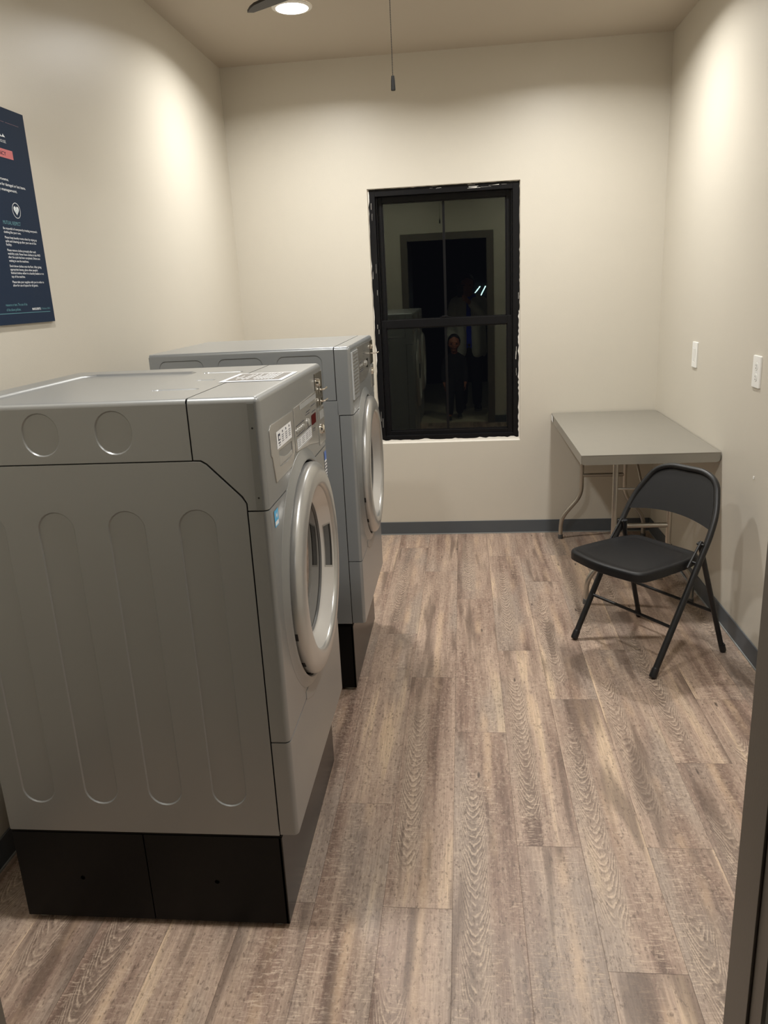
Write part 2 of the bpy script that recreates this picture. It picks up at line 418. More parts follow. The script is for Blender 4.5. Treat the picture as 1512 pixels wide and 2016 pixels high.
# dark steel door frame: thin reveal lining + casing on the room side, with a stop
bm = bmesh.new()
t_ = .003; fw = .07
box(bm, DX1-t_, DX1+.001, YF-.076, YF+.012, 0, DZ-t_); box(bm, DX1+.001, DX1+fw, YF+.0005, YF+.012, 0, DZ+fw, .002)
box(bm, DX0-.001, DX0+t_, YF-.076, YF+.012, 0, DZ-t_); box(bm, DX0-fw, DX0-.001, YF+.0005, YF+.012, 0, DZ+fw, .002)
box(bm, DX0+.0005, DX1-.0005, YF-.076, YF+.012, DZ-t_, DZ+.001); box(bm, DX0-fw+.001, DX1+fw-.001, YF+.0005, YF+.0115, DZ+.001, DZ+fw)
box(bm, DX1-.006, DX1-t_, YF-.050, YF-.030, 0, DZ-t_, .001)
finish('trim_1', bm, M['jamb'], kind='structure')
# baseboards
BH = .082
def baseboard(name, x0, x1, y0, y1, nx, ny):
    bm = bmesh.new(); box(bm, x0, x1, y0, y1, 0.004, BH, .002)
    # pale caulk toe strip
    tx0, tx1, ty0, ty1 = x0, x1, y0, y1
    if nx: (tx0, tx1) = (x1, x1+.004) if nx > 0 else (x0-.004, x0)
    if ny: (ty0, ty1) = (y0-.004, y0) if ny < 0 else (y1, y1+.004)
    box(bm, tx0, tx1, ty0, ty1, 0.0005, .006, mi=1)
    finish(name, bm, [M['base'], M['basetoe']], kind='structure')
baseboard('baseboard_back', XL+.007, XR-.007, YB-.006, YB-.0003, 0, -1)
baseboard('baseboard_left', XL+.0003, XL+.006, YF+.002, YB-.007, 1, 0)
baseboard('baseboard_right', XR-.006, XR-.0003, YF+.002, YB-.007, -1, 0)
baseboard('baseboard_front', DX1+fw+.001, XR-.012, YF+.0003, YF+.006, 0, 1)
# hallway behind the camera
HALLTOP = 2.45
finish('floor_hall', B(-2.2, 2.2, HALLY, .5995, -.05, -.0005), M['hallfloor'], smooth=False, kind='structure')
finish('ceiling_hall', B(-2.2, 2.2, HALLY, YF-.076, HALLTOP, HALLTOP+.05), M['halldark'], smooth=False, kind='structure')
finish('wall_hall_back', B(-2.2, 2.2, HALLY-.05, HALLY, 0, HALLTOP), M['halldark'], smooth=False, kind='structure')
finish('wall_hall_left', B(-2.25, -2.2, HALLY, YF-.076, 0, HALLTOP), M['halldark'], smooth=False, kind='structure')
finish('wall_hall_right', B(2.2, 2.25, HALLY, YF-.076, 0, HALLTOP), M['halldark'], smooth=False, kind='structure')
# open door leaf swung into the hall
dl = finish('door_1', B(DX0-.044, DX0-.004, YF-.076-.83, YF-.077, .008, DZ-.006, .003), M['doorleaf'], kind='structure')
bm = bmesh.new(); tube(bm, [(DX0-.004, -.17, .95), (DX0+.045, -.17, .95)], .010); tube(bm, [(DX0+.045, -.18, .95), (DX0+.045, -.06, .95)], .008)
finish('door_handle', bm, M['chrome'], parent=dl)

# ------------------------------------------------------------------ window
def window():
    y0 = YB+.018
    bm = bmesh.new(); x0, x1, z0, z1 = WX0+.004, WX1-.004, WZ0+.018, WZ1-.004
    f = .036
    for a in ((x0, x0+f, z0, z1), (x1-f, x1, z0, z1)): box(bm, a[0], a[1], y0, y0+.10, a[2], a[3], .002)
    box(bm, x0+f, x1-f, y0, y0+.10, z1-f, z1, .002); box(bm, x0+f, x1-f, y0, y0+.10, z0, z0+f-.008, .002)
    # inner track steps
    box(bm, x0+f, x0+f+.008, y0+.022, y0+.09, z0+f-.008, z1-f); box(bm, x1-f-.008, x1-f, y0+.022, y0+.09, z0+f-.008, z1-f)
    w = finish('window_1', bm, M['winblack'], kind='structure')
    def sash(xa, xb, za, zb, ya, yb, sw, bot, top, mx):
        bm = bmesh.new()
        box(bm, xa, xa+sw, ya, yb, za, zb, .003); box(bm, xb-sw, xb, ya, yb, za, zb, .003)
        box(bm, xa+sw-.001, xb-sw+.001, ya, yb, za, za+bot, .003); box(bm, xa+sw-.001, xb-sw+.001, ya, yb, zb-top, zb, .003)
        # glazing bead
        for a in ((xa+sw-.001, xa+sw+.006, za+bot, zb-top), (xb-sw-.006, xb-sw+.001, za+bot, zb-top), (xa+sw, xb-sw, za+bot-.001, za+bot+.006), (xa+sw, xb-sw, zb-top-.006, zb-top+.001)):
            box(bm, a[0], a[1], ya+.006, yb-.006, a[2], a[3])
        box(bm, mx-.007, mx+.007, (ya+yb)/2-.004, (ya+yb)/2-.0015, za+bot, zb-top, .0006)
        s = finish('sash', bm, M['winblack'], parent=w)
        g = finish('pane', B(xa+sw, xb-sw, (ya+yb)/2-.0005, (ya+yb)/2+.0005, za+bot, zb-top), M['glass'], parent=s, smooth=False)
        # single sheet: keep only the room-facing face
        bm2 = bmesh.new(); bm2.from_mesh(g.data)
        bmesh.ops.delete(bm2, geom=[q for q in bm2.faces if q.calc_center_median().y > (ya+yb)/2-.0004], context='FACES'); bm2.to_mesh(g.data); bm2.free()
        return s
    xa, xb = x0+f, x1-f
    sash(xa+.006, xb-.006, 1.262, z1-f+.004, y0+.058, y0+.082, .026, .040, .034, -.096)
    ls = sash(xa-.002, xb+.002, z0+f-.012, 1.305, y0+.026, y0+.052, .032, .028, .046, -.098)
    bm = bmesh.new(); box(bm, -.130, -.066, y0+.030, y0+.048, 1.3055, 1.312, .002); lathe_z(bm, [(0.011, 1.312), (.011, 1.318), (0, 1.319)], -.098, y0+.038, 16); box(bm, -.118, -.082, y0+.026, y0+.034, 1.312, 1.318, .002)
    finish('sash_lock', bm, M['winblack'], parent=w)
    # ragged white caulk / paint round the drywall return
    bm = bmesh.new(); rnd = random.Random(2)
    def ribbon(axis, c, a, b_, w0, w1, y, sgn, n=46):
        prev = None
        for i in range(n+1):
            t = a+(b_-a)*i/n; ww = w0+(w1-w0)*rnd.random()**2
            p, q = (c, t), (c+sgn*ww, t)
            if axis == 'h': p, q = (t, c), (t, c+sgn*ww)
            cur = [bm.verts.new((p[0], y, p[1])), bm.verts.new((q[0], y-.001, q[1]))]
            if prev: bm.faces.new((prev[0], cur[0], cur[1], prev[1]))
            prev = cur
    yy = YB+.0165
    ribbon('h', WZ0, WX0, WX1, .018, .026, yy, 1)
    ribbon('v', WX1, WZ0, 1.33, .006, .013, yy, -1)
    ribbon('v', WX1, 1.33, WZ1, .002, .005, yy, -1)
    ribbon('v', WX0, WZ0, WZ1, .003, .010, yy, 1)
    ribbon('h', WZ1, WX0, WX1, .002, .005, yy, -1)
    # thin paint smears on the black frame
    for _ in range(26):
        side = rnd.choice('lrt'); L_ = rnd.uniform(.01, .06); ww = rnd.uniform(.0006, .0014); y = YB+.0170
        if side == 't': x = rnd.uniform(WX0+.03, WX1-.08); z = WZ1-rnd.uniform(.008, .03); pts = [(x, z), (x+L_, z+rnd.uniform(-.004, .004)), (x+L_, z+ww), (x, z+ww)]
        else:
            x = (WX0+rnd.uniform(.008, .03)) if side == 'l' else (WX1-rnd.uniform(.008, .026)); z = rnd.uniform(WZ0+.05, WZ1-.1)
            pts = [(x, z), (x+ww, z), (x+ww+.001, z+L_), (x+.001, z+L_)]
        bm.faces.new([bm.verts.new((px, y, pz)) for px, pz in pts])
    finish('caulk', bm, M['caulk'], parent=w, smooth=False)
    finish('window_sill', B(WX0+.0005, WX1-.0005, YB+.001, YB+.0175, WZ0+.0003, WZ0+.004), M['caulk'], parent=w, smooth=False)
window()

# ------------------------------------------------------------------ laundry machines
BHT = 1.017
def machine(kind, name, x, y, z, w, label):
    root = empty(name, (x, y, z), label, 'washing machine' if kind == 'washer' else 'dryer')
    P = M['silver'] if kind == 'washer' else M['silver_b']
    g = .0014; D = -.705; zb_ = .246; zc_ = .784; zt = BHT
    near = lambda u, v, d: (u, -d, v)
    far = lambda u, v, d: (u, w+d, v)
    frt = lambda u, v, d: (d, u, v)
    topm = lambda u, v, d: (u, v, zt+d)
    # inner core
    finish('inner_case', B(D+.004, -.046, .0045, w-.0045, .004, zt-.012), M['dark'], parent=root, smooth=False)
    if kind == 'washer':
        xs_ = -.147
        side = [(D, 0), (-.044-g, 0), (-.044-g, .800), (-.0530-g, .8145), (-.119-g, .8835), (-.130-g, .8900), (-.143, .892-g), (D, .892-g)]
        hol = [(stadium(c, .076, .791, .0415, 12), .0042, .0034) for c in (-.153, -.306, -.461, -.615)]
        chol = [(stadium(c, .908, 1.000, .040, 12), .0042, .0034) for c in (-.305, -.461, -.615)]
        zcov = .892+g
    else:
        xs_ = -.056
        side = [(D, 0), (-.050-g, 0), (-.050-g, .836-g), (D, .836-g)]
        hol = [(stadium(c, .06, .76, .0415, 12), .005, .0022) for c in (-.153, -.306, -.461, -.615)]
        chol = [(rrect(c-.080, c+.080, .845, .993, .026), .0036, .0034) for c in (-.177, -.385, -.594)]
        zcov = .836+g
    for mp_ in (near, far):
        bm = bmesh.new(); panel(bm, side, mp_, hol, t=.004, bev=.0008); finish('side_panel', bm, P, parent=root, angle=30)
    bm = bmesh.new(); box(bm, D-.003, D+.0035, .001, w-.001, 0, zt-.01, .001); finish('back_panel', bm, P, parent=root)
    # top cover
    bm = bmesh.new(); R = .010
    xa, xb = D, xs_-g
    panel(bm, [(xa, zcov), (xb, zcov), (xb, zt-R), (xa, zt-R)], near, chol, t=.004)
    panel(bm, [(xa, zcov), (xb, zcov), (xb, zt-R), (xa, zt-R)], far, chol, t=.004)
    holes = []
    if kind == 'washer':
        holes = [([(-.335, .105), (-.31, .14), (-.31, w-.14), (-.335, w-.105), (-.62, w-.085), (-.65, w-.12), (-.65, .12), (-.62, .085)], .011, .006),
                 (rrect(-.285, -.175, .155, .185, .013), .006, .005), (rrect(-.285, -.175, w-.185, w-.155, .013), .006, .005), (rrect(-.245, -.195, w/2-.012, w/2+.012, .010), .004, .004)]
    panel(bm, [(xa, R), (xb, R), (xb, w-R), (xa, w-R)], topm, holes, t=.004)
    for s in (0, 1):
        prev = None
        for k in range(7):
            a = pi/2*k/6; yy = R-R*cos(a); zz = zt-R+R*sin(a)
            yy = yy if s == 0 else w-yy
            cur = [bm.verts.new((xa, yy, zz)), bm.verts.new((xb, yy, zz))]
            if prev: bm.faces.new((prev[0], prev[1], cur[1], cur[0]))
            prev = cur
    finish('top_cover', bm, P, parent=root, angle=30)
    # generic front blocks: polygon in (x,z) extruded over the width, rounded front edges
    def block(nm, pts, rb, m_=None, top=False):
        bm = bmesh.new(); a = [bm.verts.new((u, 0, v)) for u, v in pts]; b_ = [bm.verts.new((u, w, v)) for u, v in pts]
        bm.faces.new(a); bm.faces.new(b_[::-1])
        for i in range(len(pts)):
            j = (i+1) % len(pts); bm.faces.new((a[i], b_[i], b_[j], a[j]))
        zmx = max(v for u, v in pts); es = []
        for e in bm.edges:
            p, q = e.verts[0].co, e.verts[1].co
            fr = abs(p.x) < 1e-5 and abs(q.x) < 1e-5
            if fr and abs(p.y-q.y) < 1e-5: es.append(e)
            elif top and abs(p.z-zmx) < 1e-5 and abs(q.z-zmx) < 1e-5 and (abs(p.y-q.y) < 1e-5 or fr): es.append(e)
        bmesh.ops.bevel(bm, geom=es, offset=rb, segments=5, profile=.5, affect='EDGES')
        es = [e for e in bm.edges if e.calc_face_angle(0) > radians(50) and e.is_manifold]
        bmesh.ops.bevel(bm, geom=es, offset=.0007, segments=2, profile=.5, affect='EDGES')
        return finish(nm, bm, m_ or P, parent=root, angle=40)
    if kind == 'washer':
        con = [(xs_+g, .892+g), (xs_+g, zt), (0, zt), (0, zc_+g), (-.044+g, zc_+g), (-.044+g, .801), (-.052+g, .8160), (-.118, .8860), (-.1295, .8930), (-.1425, .892+g)]
    else:
        con = [(xs_+g, zc_+g), (xs_+g, zt), (0, zt), (0, zc_+g)]
    console = block('control_console', con, .012, top=True)
    if kind == 'washer':
        bm = bmesh.new(); box(bm, -.0245, -.0105, -.0009, .002, zc_+.003, zt-.0125, .0004); tr = finish('corner_trim', bm, M['strip'], parent=console)
        for zz in (.812, .955):
            bm = bmesh.new(); poly(bm, lambda u, v, d: (u, -.0011, v), [(-.0175+.0022*cos(q), zz+.0022*sin(q)) for q in [2*pi*k/10 for k in range(10)]]); finish('screw_head', bm, M['dark'], parent=tr, smooth=False)
    xf0 = -.044+g if kind == 'washer' else -.050+g
    fp = block('front_panel', [(xf0, zb_+g), (xf0, zc_-g), (0, zc_-g), (0, zb_+g)], .012)
    block('lower_panel', [(xf0, .003), (xf0, zb_-g), (0, zb_-g), (0, .003)], .012)
    # swelling collar around the porthole, part of the front panel
    yc, zc = w/2, .536
    bm = bmesh.new()
    lathe_x(bm, [(-.002, .304), (.0006, .302), (.003, .294), (.0085, .284), (.0115, .279), (.0115, .2755), (.008, .2725), (-.004, .2715)], yc, zc, 120)
    finish('door_collar', bm, P, parent=fp)
    bm = bmesh.new(); lathe_x(bm, [(.0005, .2713), (-.036, .2710), (-.036, .10), (-.036, 0)], yc, zc, 96); finish('door_gap', bm, M['dark'], parent=fp, smooth=False)
    # round opening through the front panel and the console's lower edge
    bm = bmesh.new(); lathe_x(bm, [(-.040, 0), (-.040, .2716), (.05, .2716), (.05, 0)], yc, zc, 96); bmesh.ops.recalc_face_normals(bm, faces=bm.faces)
    cm = bpy.data.meshes.new('cut'); bm.to_mesh(cm); bm.free(); co = bpy.data.objects.new('cut', cm); C.objects.link(co)
    for tgt in (fp, console):
        sp, tgt.parent = tgt.parent, None
        tgt.modifiers.clear(); md = tgt.modifiers.new('b', 'BOOLEAN'); md.operation = 'DIFFERENCE'; md.object = co; md.solver = 'EXACT'
        dg = bpy.context.evaluated_depsgraph_get(); dg.update()
        nm_ = bpy.data.meshes.new_from_object(tgt.evaluated_get(dg)); tgt.modifiers.clear(); tgt.data = nm_
        nm_.shade_smooth(); nm_.set_sharp_from_angle(angle=radians(40)); tgt.parent = sp; wn = tgt.modifiers.new('wn', 'WEIGHTED_NORMAL'); wn.keep_sharp = True; wn.weight = 90
    bpy.data.objects.remove(co)
    # tongue of the front panel that dips over the lower panel below the porthole
    bm = bmesh.new(); rt = .330; hw_ = sqrt(rt*rt-(zc-zb_)**2); an = math.asin(hw_/rt)
    tp_ = [(yc+rt*sin(-an+2*an*k/24), zc-rt*cos(-an+2*an*k/24)) for k in range(25)]+[(yc+hw_, zb_+.02), (yc-hw_, zb_+.02)]
    panel(bm, tp_, lambda u, v, d: (.0016+d, u, v), t=.003, bev=.0012); finish('panel_tongue', bm, P, parent=fp)
    # door
    bm = bmesh.new()
    lathe_x(bm, [(.0014, .2660), (.012, .2680), (.0195, .2680), (.0255, .2655), (.0300, .2605), (.0335, .253), (.0358, .243), (.0372, .230), (.0374, .219), (.0360, .2120), (.0325, .2075), (.027, .2055)], yc, zc, 120)
    door = finish('door', bm, M['ring'], parent=root, angle=60)
    bm = bmesh.new()
    lathe_x(bm, [(.027, .2055), (.014, .1922), (.004, .1820), (.000, .1785), (-.002, .1745)], yc, zc, 120)
    finish('door_funnel', bm, M['cone'], parent=door, angle=60)
    bm = bmesh.new()
    lathe_x(bm, [(-.002, .1745), (-.004, .1725), (-.001, .1700), (-.0045, .1675), (-.003, .1655), (-.0055, .1640)], yc, zc, 96)
    finish('door_gasket', bm, M['gasket'], parent=door, angle=60)
    bm = bmesh.new(); lathe_x(bm, [(-.0052, .1650), (-.0052, .08), (-.0052, 0)], yc, zc, 96)
    finish('door_glass', bm, M['doorglass'], parent=door, angle=60)
    # pull recess in the funnel
    a0 = 0 if kind == 'washer' else pi
    def cone_r(x): return .182+(x-.004)*1.022
    bm = bmesh.new()
    def patch(x0_, x1_, an0, an1, off, mi, n=12):
        prev = None
        for k in range(n+1):
            a = an0+(an1-an0)*k/n; cur = []
            for xx in (x0_, (x0_+x1_)/2, x1_):
                r_ = cone_r(xx)-off; cur.append(bm.verts.new((xx+off*.3, yc+r_*cos(a0+a), zc+r_*sin(a0+a))))
            if prev:
                for q in range(2): bm.faces.new((prev[q], prev[q+1], cur[q+1], cur[q])).material_index = mi
            prev = cur
    s_ = 1 if kind == 'washer' else -1
    patch(.0055, .0245, s_*radians(-20.5), s_*radians(17.5), .0008, 0)
    patch(.0072, .0228, s_*radians(-19), s_*radians(16.3), .0015, 1)
    patch(.0190, .0228, s_*radians(-19), s_*radians(16.3), .0019, 2)
    finish('door_pull', bm, [M['ring'], M['gasket'], M['dark']], parent=door, angle=60)
    # hinge slots on the rim
    for an in (radians(180+17), radians(180+40)):
        bm = bmesh.new(); r_ = .2684
        ca, sa = cos(an), sin(an); ta = (-sa, ca)
        pts = []
        vs = []
        for xx in (.0035, .0165):
            for rr_ in (.262, r_+.0006):
                for tt in (-.0095, .0095): vs.append(bm.verts.new((xx, yc+rr_*ca+tt*ta[0], zc+rr_*sa+tt*ta[1])))
        for f in ((0, 1, 3, 2), (4, 6, 7, 5), (0, 4, 5, 1), (2, 3, 7, 6), (0, 2, 6, 4), (1, 5, 7, 3)): bm.faces.new([vs[i] for i in f])
        finish('hinge_slot', bm, M['dark'], parent=door, smooth=False)
    rnd = random.Random(7 if kind == 'washer' else 8)
    def lines(bm, y0_, y1_, z_, h, d, mi, dens=.7):
        yy = y0_
        while yy < y1_:
            L_ = rnd.uniform(.003, .009); quad(bm, frt, yy, min(yy+L_, y1_), z_, z_+h, d, mi); yy += L_+rnd.uniform(.0012, .0022)
    if kind == 'washer':
        # detergent drawer
        bm = bmesh.new()
        panel(bm, [(.083, .822), (.245, .822), (.270, .842), (.284, .850), (.290, .945), (.070, .948), (.058, .938), (.058, .885), (.066, .880)], lambda u, v, d: (.0018+d, u, v),
              [([(.123, .848), (.205, .844), (.256, .850), (.256, .880), (.123, .884)], .003, .024)], t=.006, bev=.0012)
        dr = finish('detergent_drawer', bm, M['panel'], parent=root)
        bm = bmesh.new(); panel(bm, [(.125, .850), (.255, .850), (.253, .860), (.215, .858), (.175, .861), (.128, .872)], lambda u, v, d: (.0015+d, u, v), t=.004, bev=.001)
        finish('drawer_pull', bm, M['ring'], parent=dr)
        bm = bmesh.new(); quad(bm, frt, .110, .256, .8885, .9260, .0023, 0)
        for k, cy in enumerate((.134, .168, .202, .236)):
            if k == 0:
                poly(bm, frt, [(cy-.010, .904), (cy+.010, .904), (cy+.008, .919), (cy-.010, .919)], .0026, 1); poly(bm, frt, [(cy-.006, .907), (cy+.006, .907), (cy+.005, .914), (cy-.006, .914)], .0030, 0)
                lines(bm, cy-.011, cy+.011, .898, .0026, .0026, 1); lines(bm, cy-.008, cy+.008, .893, .002, .0026, 1)
            else:
                quad(bm, frt, cy-.004, cy+.003, .9165, .9215, .0026, 1)
                for zz in (.9105, .9060, .9015, .8970): lines(bm, cy-.010, cy+.009, zz, .0018, .0026, 1)
        finish('drawer_label', bm, [M['label'], M['ink']], parent=dr, smooth=False)
        # control panel
        bm = bmesh.new()
        panel(bm, [(.294, .844), (.470, .829), (.560, .815), (.582, .812), (.588, .952), (.565, .952), (.300, .948)], lambda u, v, d: (.0018+d, u, v), t=.006, bev=.0012)
        cp = finish('control_panel', bm, M['panel'], parent=root)
        bm = bmesh.new(); quad(bm, frt, .365, .583, .934, .947, .0023, 0)
        finish('panel_strip', bm, M['acryl'], parent=cp, smooth=False)
        bm = bmesh.new(); quad(bm, frt, .310, .492, .8445, .8730, .0023, 0); quad(bm, frt, .312, .490, .8705, .8716, .0026, 1); quad(bm, frt, .312, .490, .8462, .8473, .0026, 1)
        for zz in (.8655, .8610, .8565, .8520):
            for a in (.318, .365, .412, .452): lines(bm, a, a+.033, zz, .0017, .0026, 1)
        finish('instruction_label', bm, [M['label'], M['ink']], parent=cp, smooth=False)
        bm = bmesh.new(); quad(bm, frt, .502, .563, .873, .899, .0025, 0); finish('display', bm, M['reddisp'], parent=cp, smooth=False)
        for k in range(5):
            bm = bmesh.new(); lathe_x(bm, [(.001, .0060), (.0040, .0055), (.0050, .0035), (.0052, 0)], .318+k*.020, .890, 16); finish('button', bm, M['ring'], parent=cp)
        bm = bmesh.new(); lathe_x(bm, [(.001, .0105), (.0050, .010), (.0065, .0075), (.007, 0)], .455, .889, 20); finish('button', bm, M['ring'], parent=cp)
        bm = bmesh.new()
        for zz, a, b2 in ((.902, .31, .41), (.878, .31, .41), (.910, .43, .48), (.916, .44, .49), (.872, .52, .55), (.905, .51, .56), (.922, .505, .56), (.875, .43, .49), (.860, .515, .545), (.855, .515, .54)): lines(bm, a, b2, zz, .0018, .0023, 0)
        finish('printed_legend', bm, M['ink'], parent=cp, smooth=False)
        # coin acceptor: upper dark slide and lower lock plate
        ca = finish('coin_acceptor', B(-.002, .0022, .586, .692, .905, .997, .001), M['coin'], parent=root)
        bm = bmesh.new(); lathe_x(bm, [(.002, .011), (.009, .010), (.012, .007), (.0125, 0)], .612, .972, 20); finish('coin_knob', bm, M['chrome'], parent=ca)
        for zz in (.948, .916):
            bm = bmesh.new(); tube(bm, smooth_path([(.002, .650, zz), (.014, .656, zz), (.019, .668, zz+.004)], .005), .0024, 8); box(bm, .002, .005, .634, .662, zz-.011, zz+.011, .001); finish('coin_lever', bm, M['chrome'], parent=ca)
        lp_ = finish('lock_plate', B(-.002, .0020, .600, .692, .800, .900, .001), M['panel'], parent=root)
        bm = bmesh.new(); lathe_x(bm, [(.002, .014), (.007, .013), (.010, .009), (.0105, 0)], .640, .840, 24); finish('key_lock', bm, M['chrome'], parent=lp_)
        bm = bmesh.new(); quad(bm, frt, .618, .682, .868, .892, .0024, 0); finish('lock_plate_label', bm, M['acryl'], parent=lp_, smooth=False)
        # stickers on the front panel
        bm = bmesh.new(); quad(bm, frt, .040, .074, .735, .771, .0008, 0); quad(bm, frt, .043, .071, .738, .747, .0011, 1)
        poly(bm, frt, [(.047, .752), (.055, .765), (.060, .758), (.067, .766), (.066, .757), (.058, .752), (.055, .759)], .0011, 1)
        finish('energy_sticker', bm, [M['blue'], M['label']], parent=fp, smooth=False)
        bm = bmesh.new(); quad(bm, frt, .655, .686, .640, .770, .0009, 1); quad(bm, frt, .655, .686, .745, .770, .0012, 0); quad(bm, frt, .655, .686, .676, .684, .0012, 0); quad(bm, frt, .655, .686, .640, .668, .0012, 2)
        for k in range(6): lines(bm, .658, .684, .690+k*.009, .004, .0012, 3)
        finish('warning_sticker', bm, [M['blue2'], M['label'], M['yellow'], M['ink']], parent=fp, smooth=False)
        # notice stuck on the top: runs over the console
        bm = bmesh.new(); e_ = .0009
        tp = lambda u, v, d: (u, v, zt+d)
        quad(bm, tp, -.166, -.016, .278, .462, .0010, 0); quad(bm, tp, -.155, -.027, .296, .450, .0014, 1)
        for xx, a, b2 in ((-.050, .31, .44), (-.058, .31, .44), (-.066, .31, .425), (-.074, .31, .435), (-.082, .31, .44), (-.090, .31, .38), (-.112, .32, .43), (-.120, .31, .42), (-.128, .33, .35), (-.137, .32, .40), (-.146, .36, .375), (-.098, .33, .43)):
            yy = a
            while yy < b2:
                L_ = rnd.uniform(.008, .03); quad(bm, tp, xx, xx+.0032, yy, min(b2, yy+L_), .0018, 0); yy += L_+.003
        finish('notice_sticker', bm, [M['label'], M['stickergrey']], parent=console, smooth=False)
    else:
        bm = bmesh.new()
        panel(bm, [(.175, .868), (.36, .866), (.44, .872), (.50, .886), (.548, .898), (.553, 1.000), (.170, 1.003)], lambda u, v, d: (.0018+d, u, v), t=.006, bev=.0012)
        cp = finish('control_panel', bm, M['panel'], parent=root)
        pl = finish('instruction_plate', B(-.001, .006, .014, .160, .834, .997, .0015), M['acryl'], parent=root)
        bm = bmesh.new()
        for k in range(12):
            zz = .985-k*.012
            yy = .028
            while yy < .145:
                L_ = rnd.uniform(.006, .02); quad(bm, frt, yy, min(yy+L_, .147), zz-.003, zz+.002, .0066, 0); yy += L_+.003
        finish('plate_lettering', bm, M['greyink'], parent=pl, smooth=False)
        bm = bmesh.new(); quad(bm, frt, .425, .470, .905, .938, .0025, 0); finish('display', bm, M['blackdisp'], parent=cp, smooth=False)
        bm = bmesh.new(); lathe_x(bm, [(.001, .011), (.006, .0105), (.008, .0075), (.0085, 0)], .405, .925, 20); finish('button', bm, M['ring'], parent=cp)
        for k in range(4):
            bm = bmesh.new(); lathe_x(bm, [(.001, .005), (.0040, .0048), (.0045, 0)], .235+k*.022, .928, 14); finish('button', bm, M['ring'], parent=cp)
        bm = bmesh.new()
        for zz, a, b2 in ((.940, .22, .33), (.915, .22, .33), (.908, .22, .33), (.975, .33, .37), (.890, .43, .46), (.965, .34, .36)): lines(bm, a, b2, zz, .0020, .0023, 0)
        finish('printed_legend', bm, M['ink'], parent=cp, smooth=False)
        ca = finish('coin_acceptor', B(-.002, .0022, .565, .660, .905, .998, .001), M['coin'], parent=root)
        bm = bmesh.new(); lathe_x(bm, [(.002, .010), (.008, .009), (.011, .006), (.0115, 0)], .590, .975, 20); finish('coin_knob', bm, M['chrome'], parent=ca)
        bm = bmesh.new(); tube(bm, smooth_path([(.002, .62, .945), (.022, .624, .945), (.028, .636, .948)], .006), .0026, 8); finish('coin_lever', bm, M['chrome'], parent=ca)
        lp_ = finish('lock_plate', B(-.002, .0020, .575, .660, .808, .898, .001), M['panel'], parent=root)
        bm = bmesh.new(); lathe_x(bm, [(.002, .014), (.007, .013), (.010, .009), (.0105, 0)], .600, .875, 24); finish('key_lock', bm, M['chrome'], parent=lp_)
    return root

def pedestal(name, x0, x1, y0, y1, zt, label):
    """x1 front; near side panel in two halves"""
    root = empty(name, (x1, y0, 0), label, 'pedestal')
    D = x0-x1; w = y1-y0; zb = .013; zf = zt-.014
    near = lambda u, v, d: (u, -d, v)
    finish('inner_frame', B(D+.02, -.012, .012, w-.012, zb+.004, zt), M['dark'], parent=root, smooth=False)
    mid = D*.505; g = .0012
    def disc(cx, cz, r=.006): return [(cx+r*cos(2*pi*k/12), cz+r*sin(2*pi*k/12)) for k in range(12)]
    for (a, b_) in ((D, mid-g), (mid+g, 0)):
        for mp_ in (near, lambda u, v, d: (u, w+d, v)):
            cxx = D*.252 if a > D-.001 and b_ > mid else D*.76
            bm = bmesh.new(); panel(bm, [(a, zb), (b_, zb), (b_, zf), (a, zf)], mp_, [(disc(cxx, .130), .001, .006)], t=.006, bev=.0012); finish('side_plate', bm, M['ped'], parent=root)
    bm = bmesh.new(); box(bm, -.008, 0.0015, .0, w, zb, zf, .0015); finish('front_plate', bm, M['pedf'], parent=root)
    bm = bmesh.new(); box(bm, D, D+.006, .001, w-.001, zb, zf, .001); finish('back_plate', bm, M['ped'], parent=root)
    bm = bmesh.new(); box(bm, D, 0, .001, .012, zf+.001, zf+.005, .001); box(bm, D, 0, w-.012, w-.001, zf+.001, zf+.005, .001); box(bm, -.012, 0, .012, w-.012, zf+.001, zf+.005, .001)
    finish('top_rim', bm, M['ped'], parent=root)
    for fx in (D+.03, -.03):
        for fy in (.03, w-.03):
            bm = bmesh.new(); lathe_z(bm, [(0, 0), (.019, 0), (.019, .007), (.008, .009), (.008, .02), (0, .02)], fx, fy, 20); finish('leveling_foot', bm, M['rubber'], parent=root)
    return root
NZ, FZ = .2735, .2835
pedestal('washer_pedestal', -1.112, -.4445, 1.4985, 2.178, NZ, 'black steel pedestal under the nearer laundry machine with the notice on top')
machine('washer', 'washing_machine', -.400, 1.4885, NZ, .700, 'nearer silver front-load washing machine with detergent drawer and notice on its top')
pedestal('dryer_pedestal', -1.088, -.4325, 2.6590, 3.3035, FZ, 'black steel pedestal under the farther laundry machine beside the window wall')
machine('dryer', 'dryer', -.381, 2.6500, FZ, .668, 'farther silver front-load machine with tall instruction plate beside its controls')

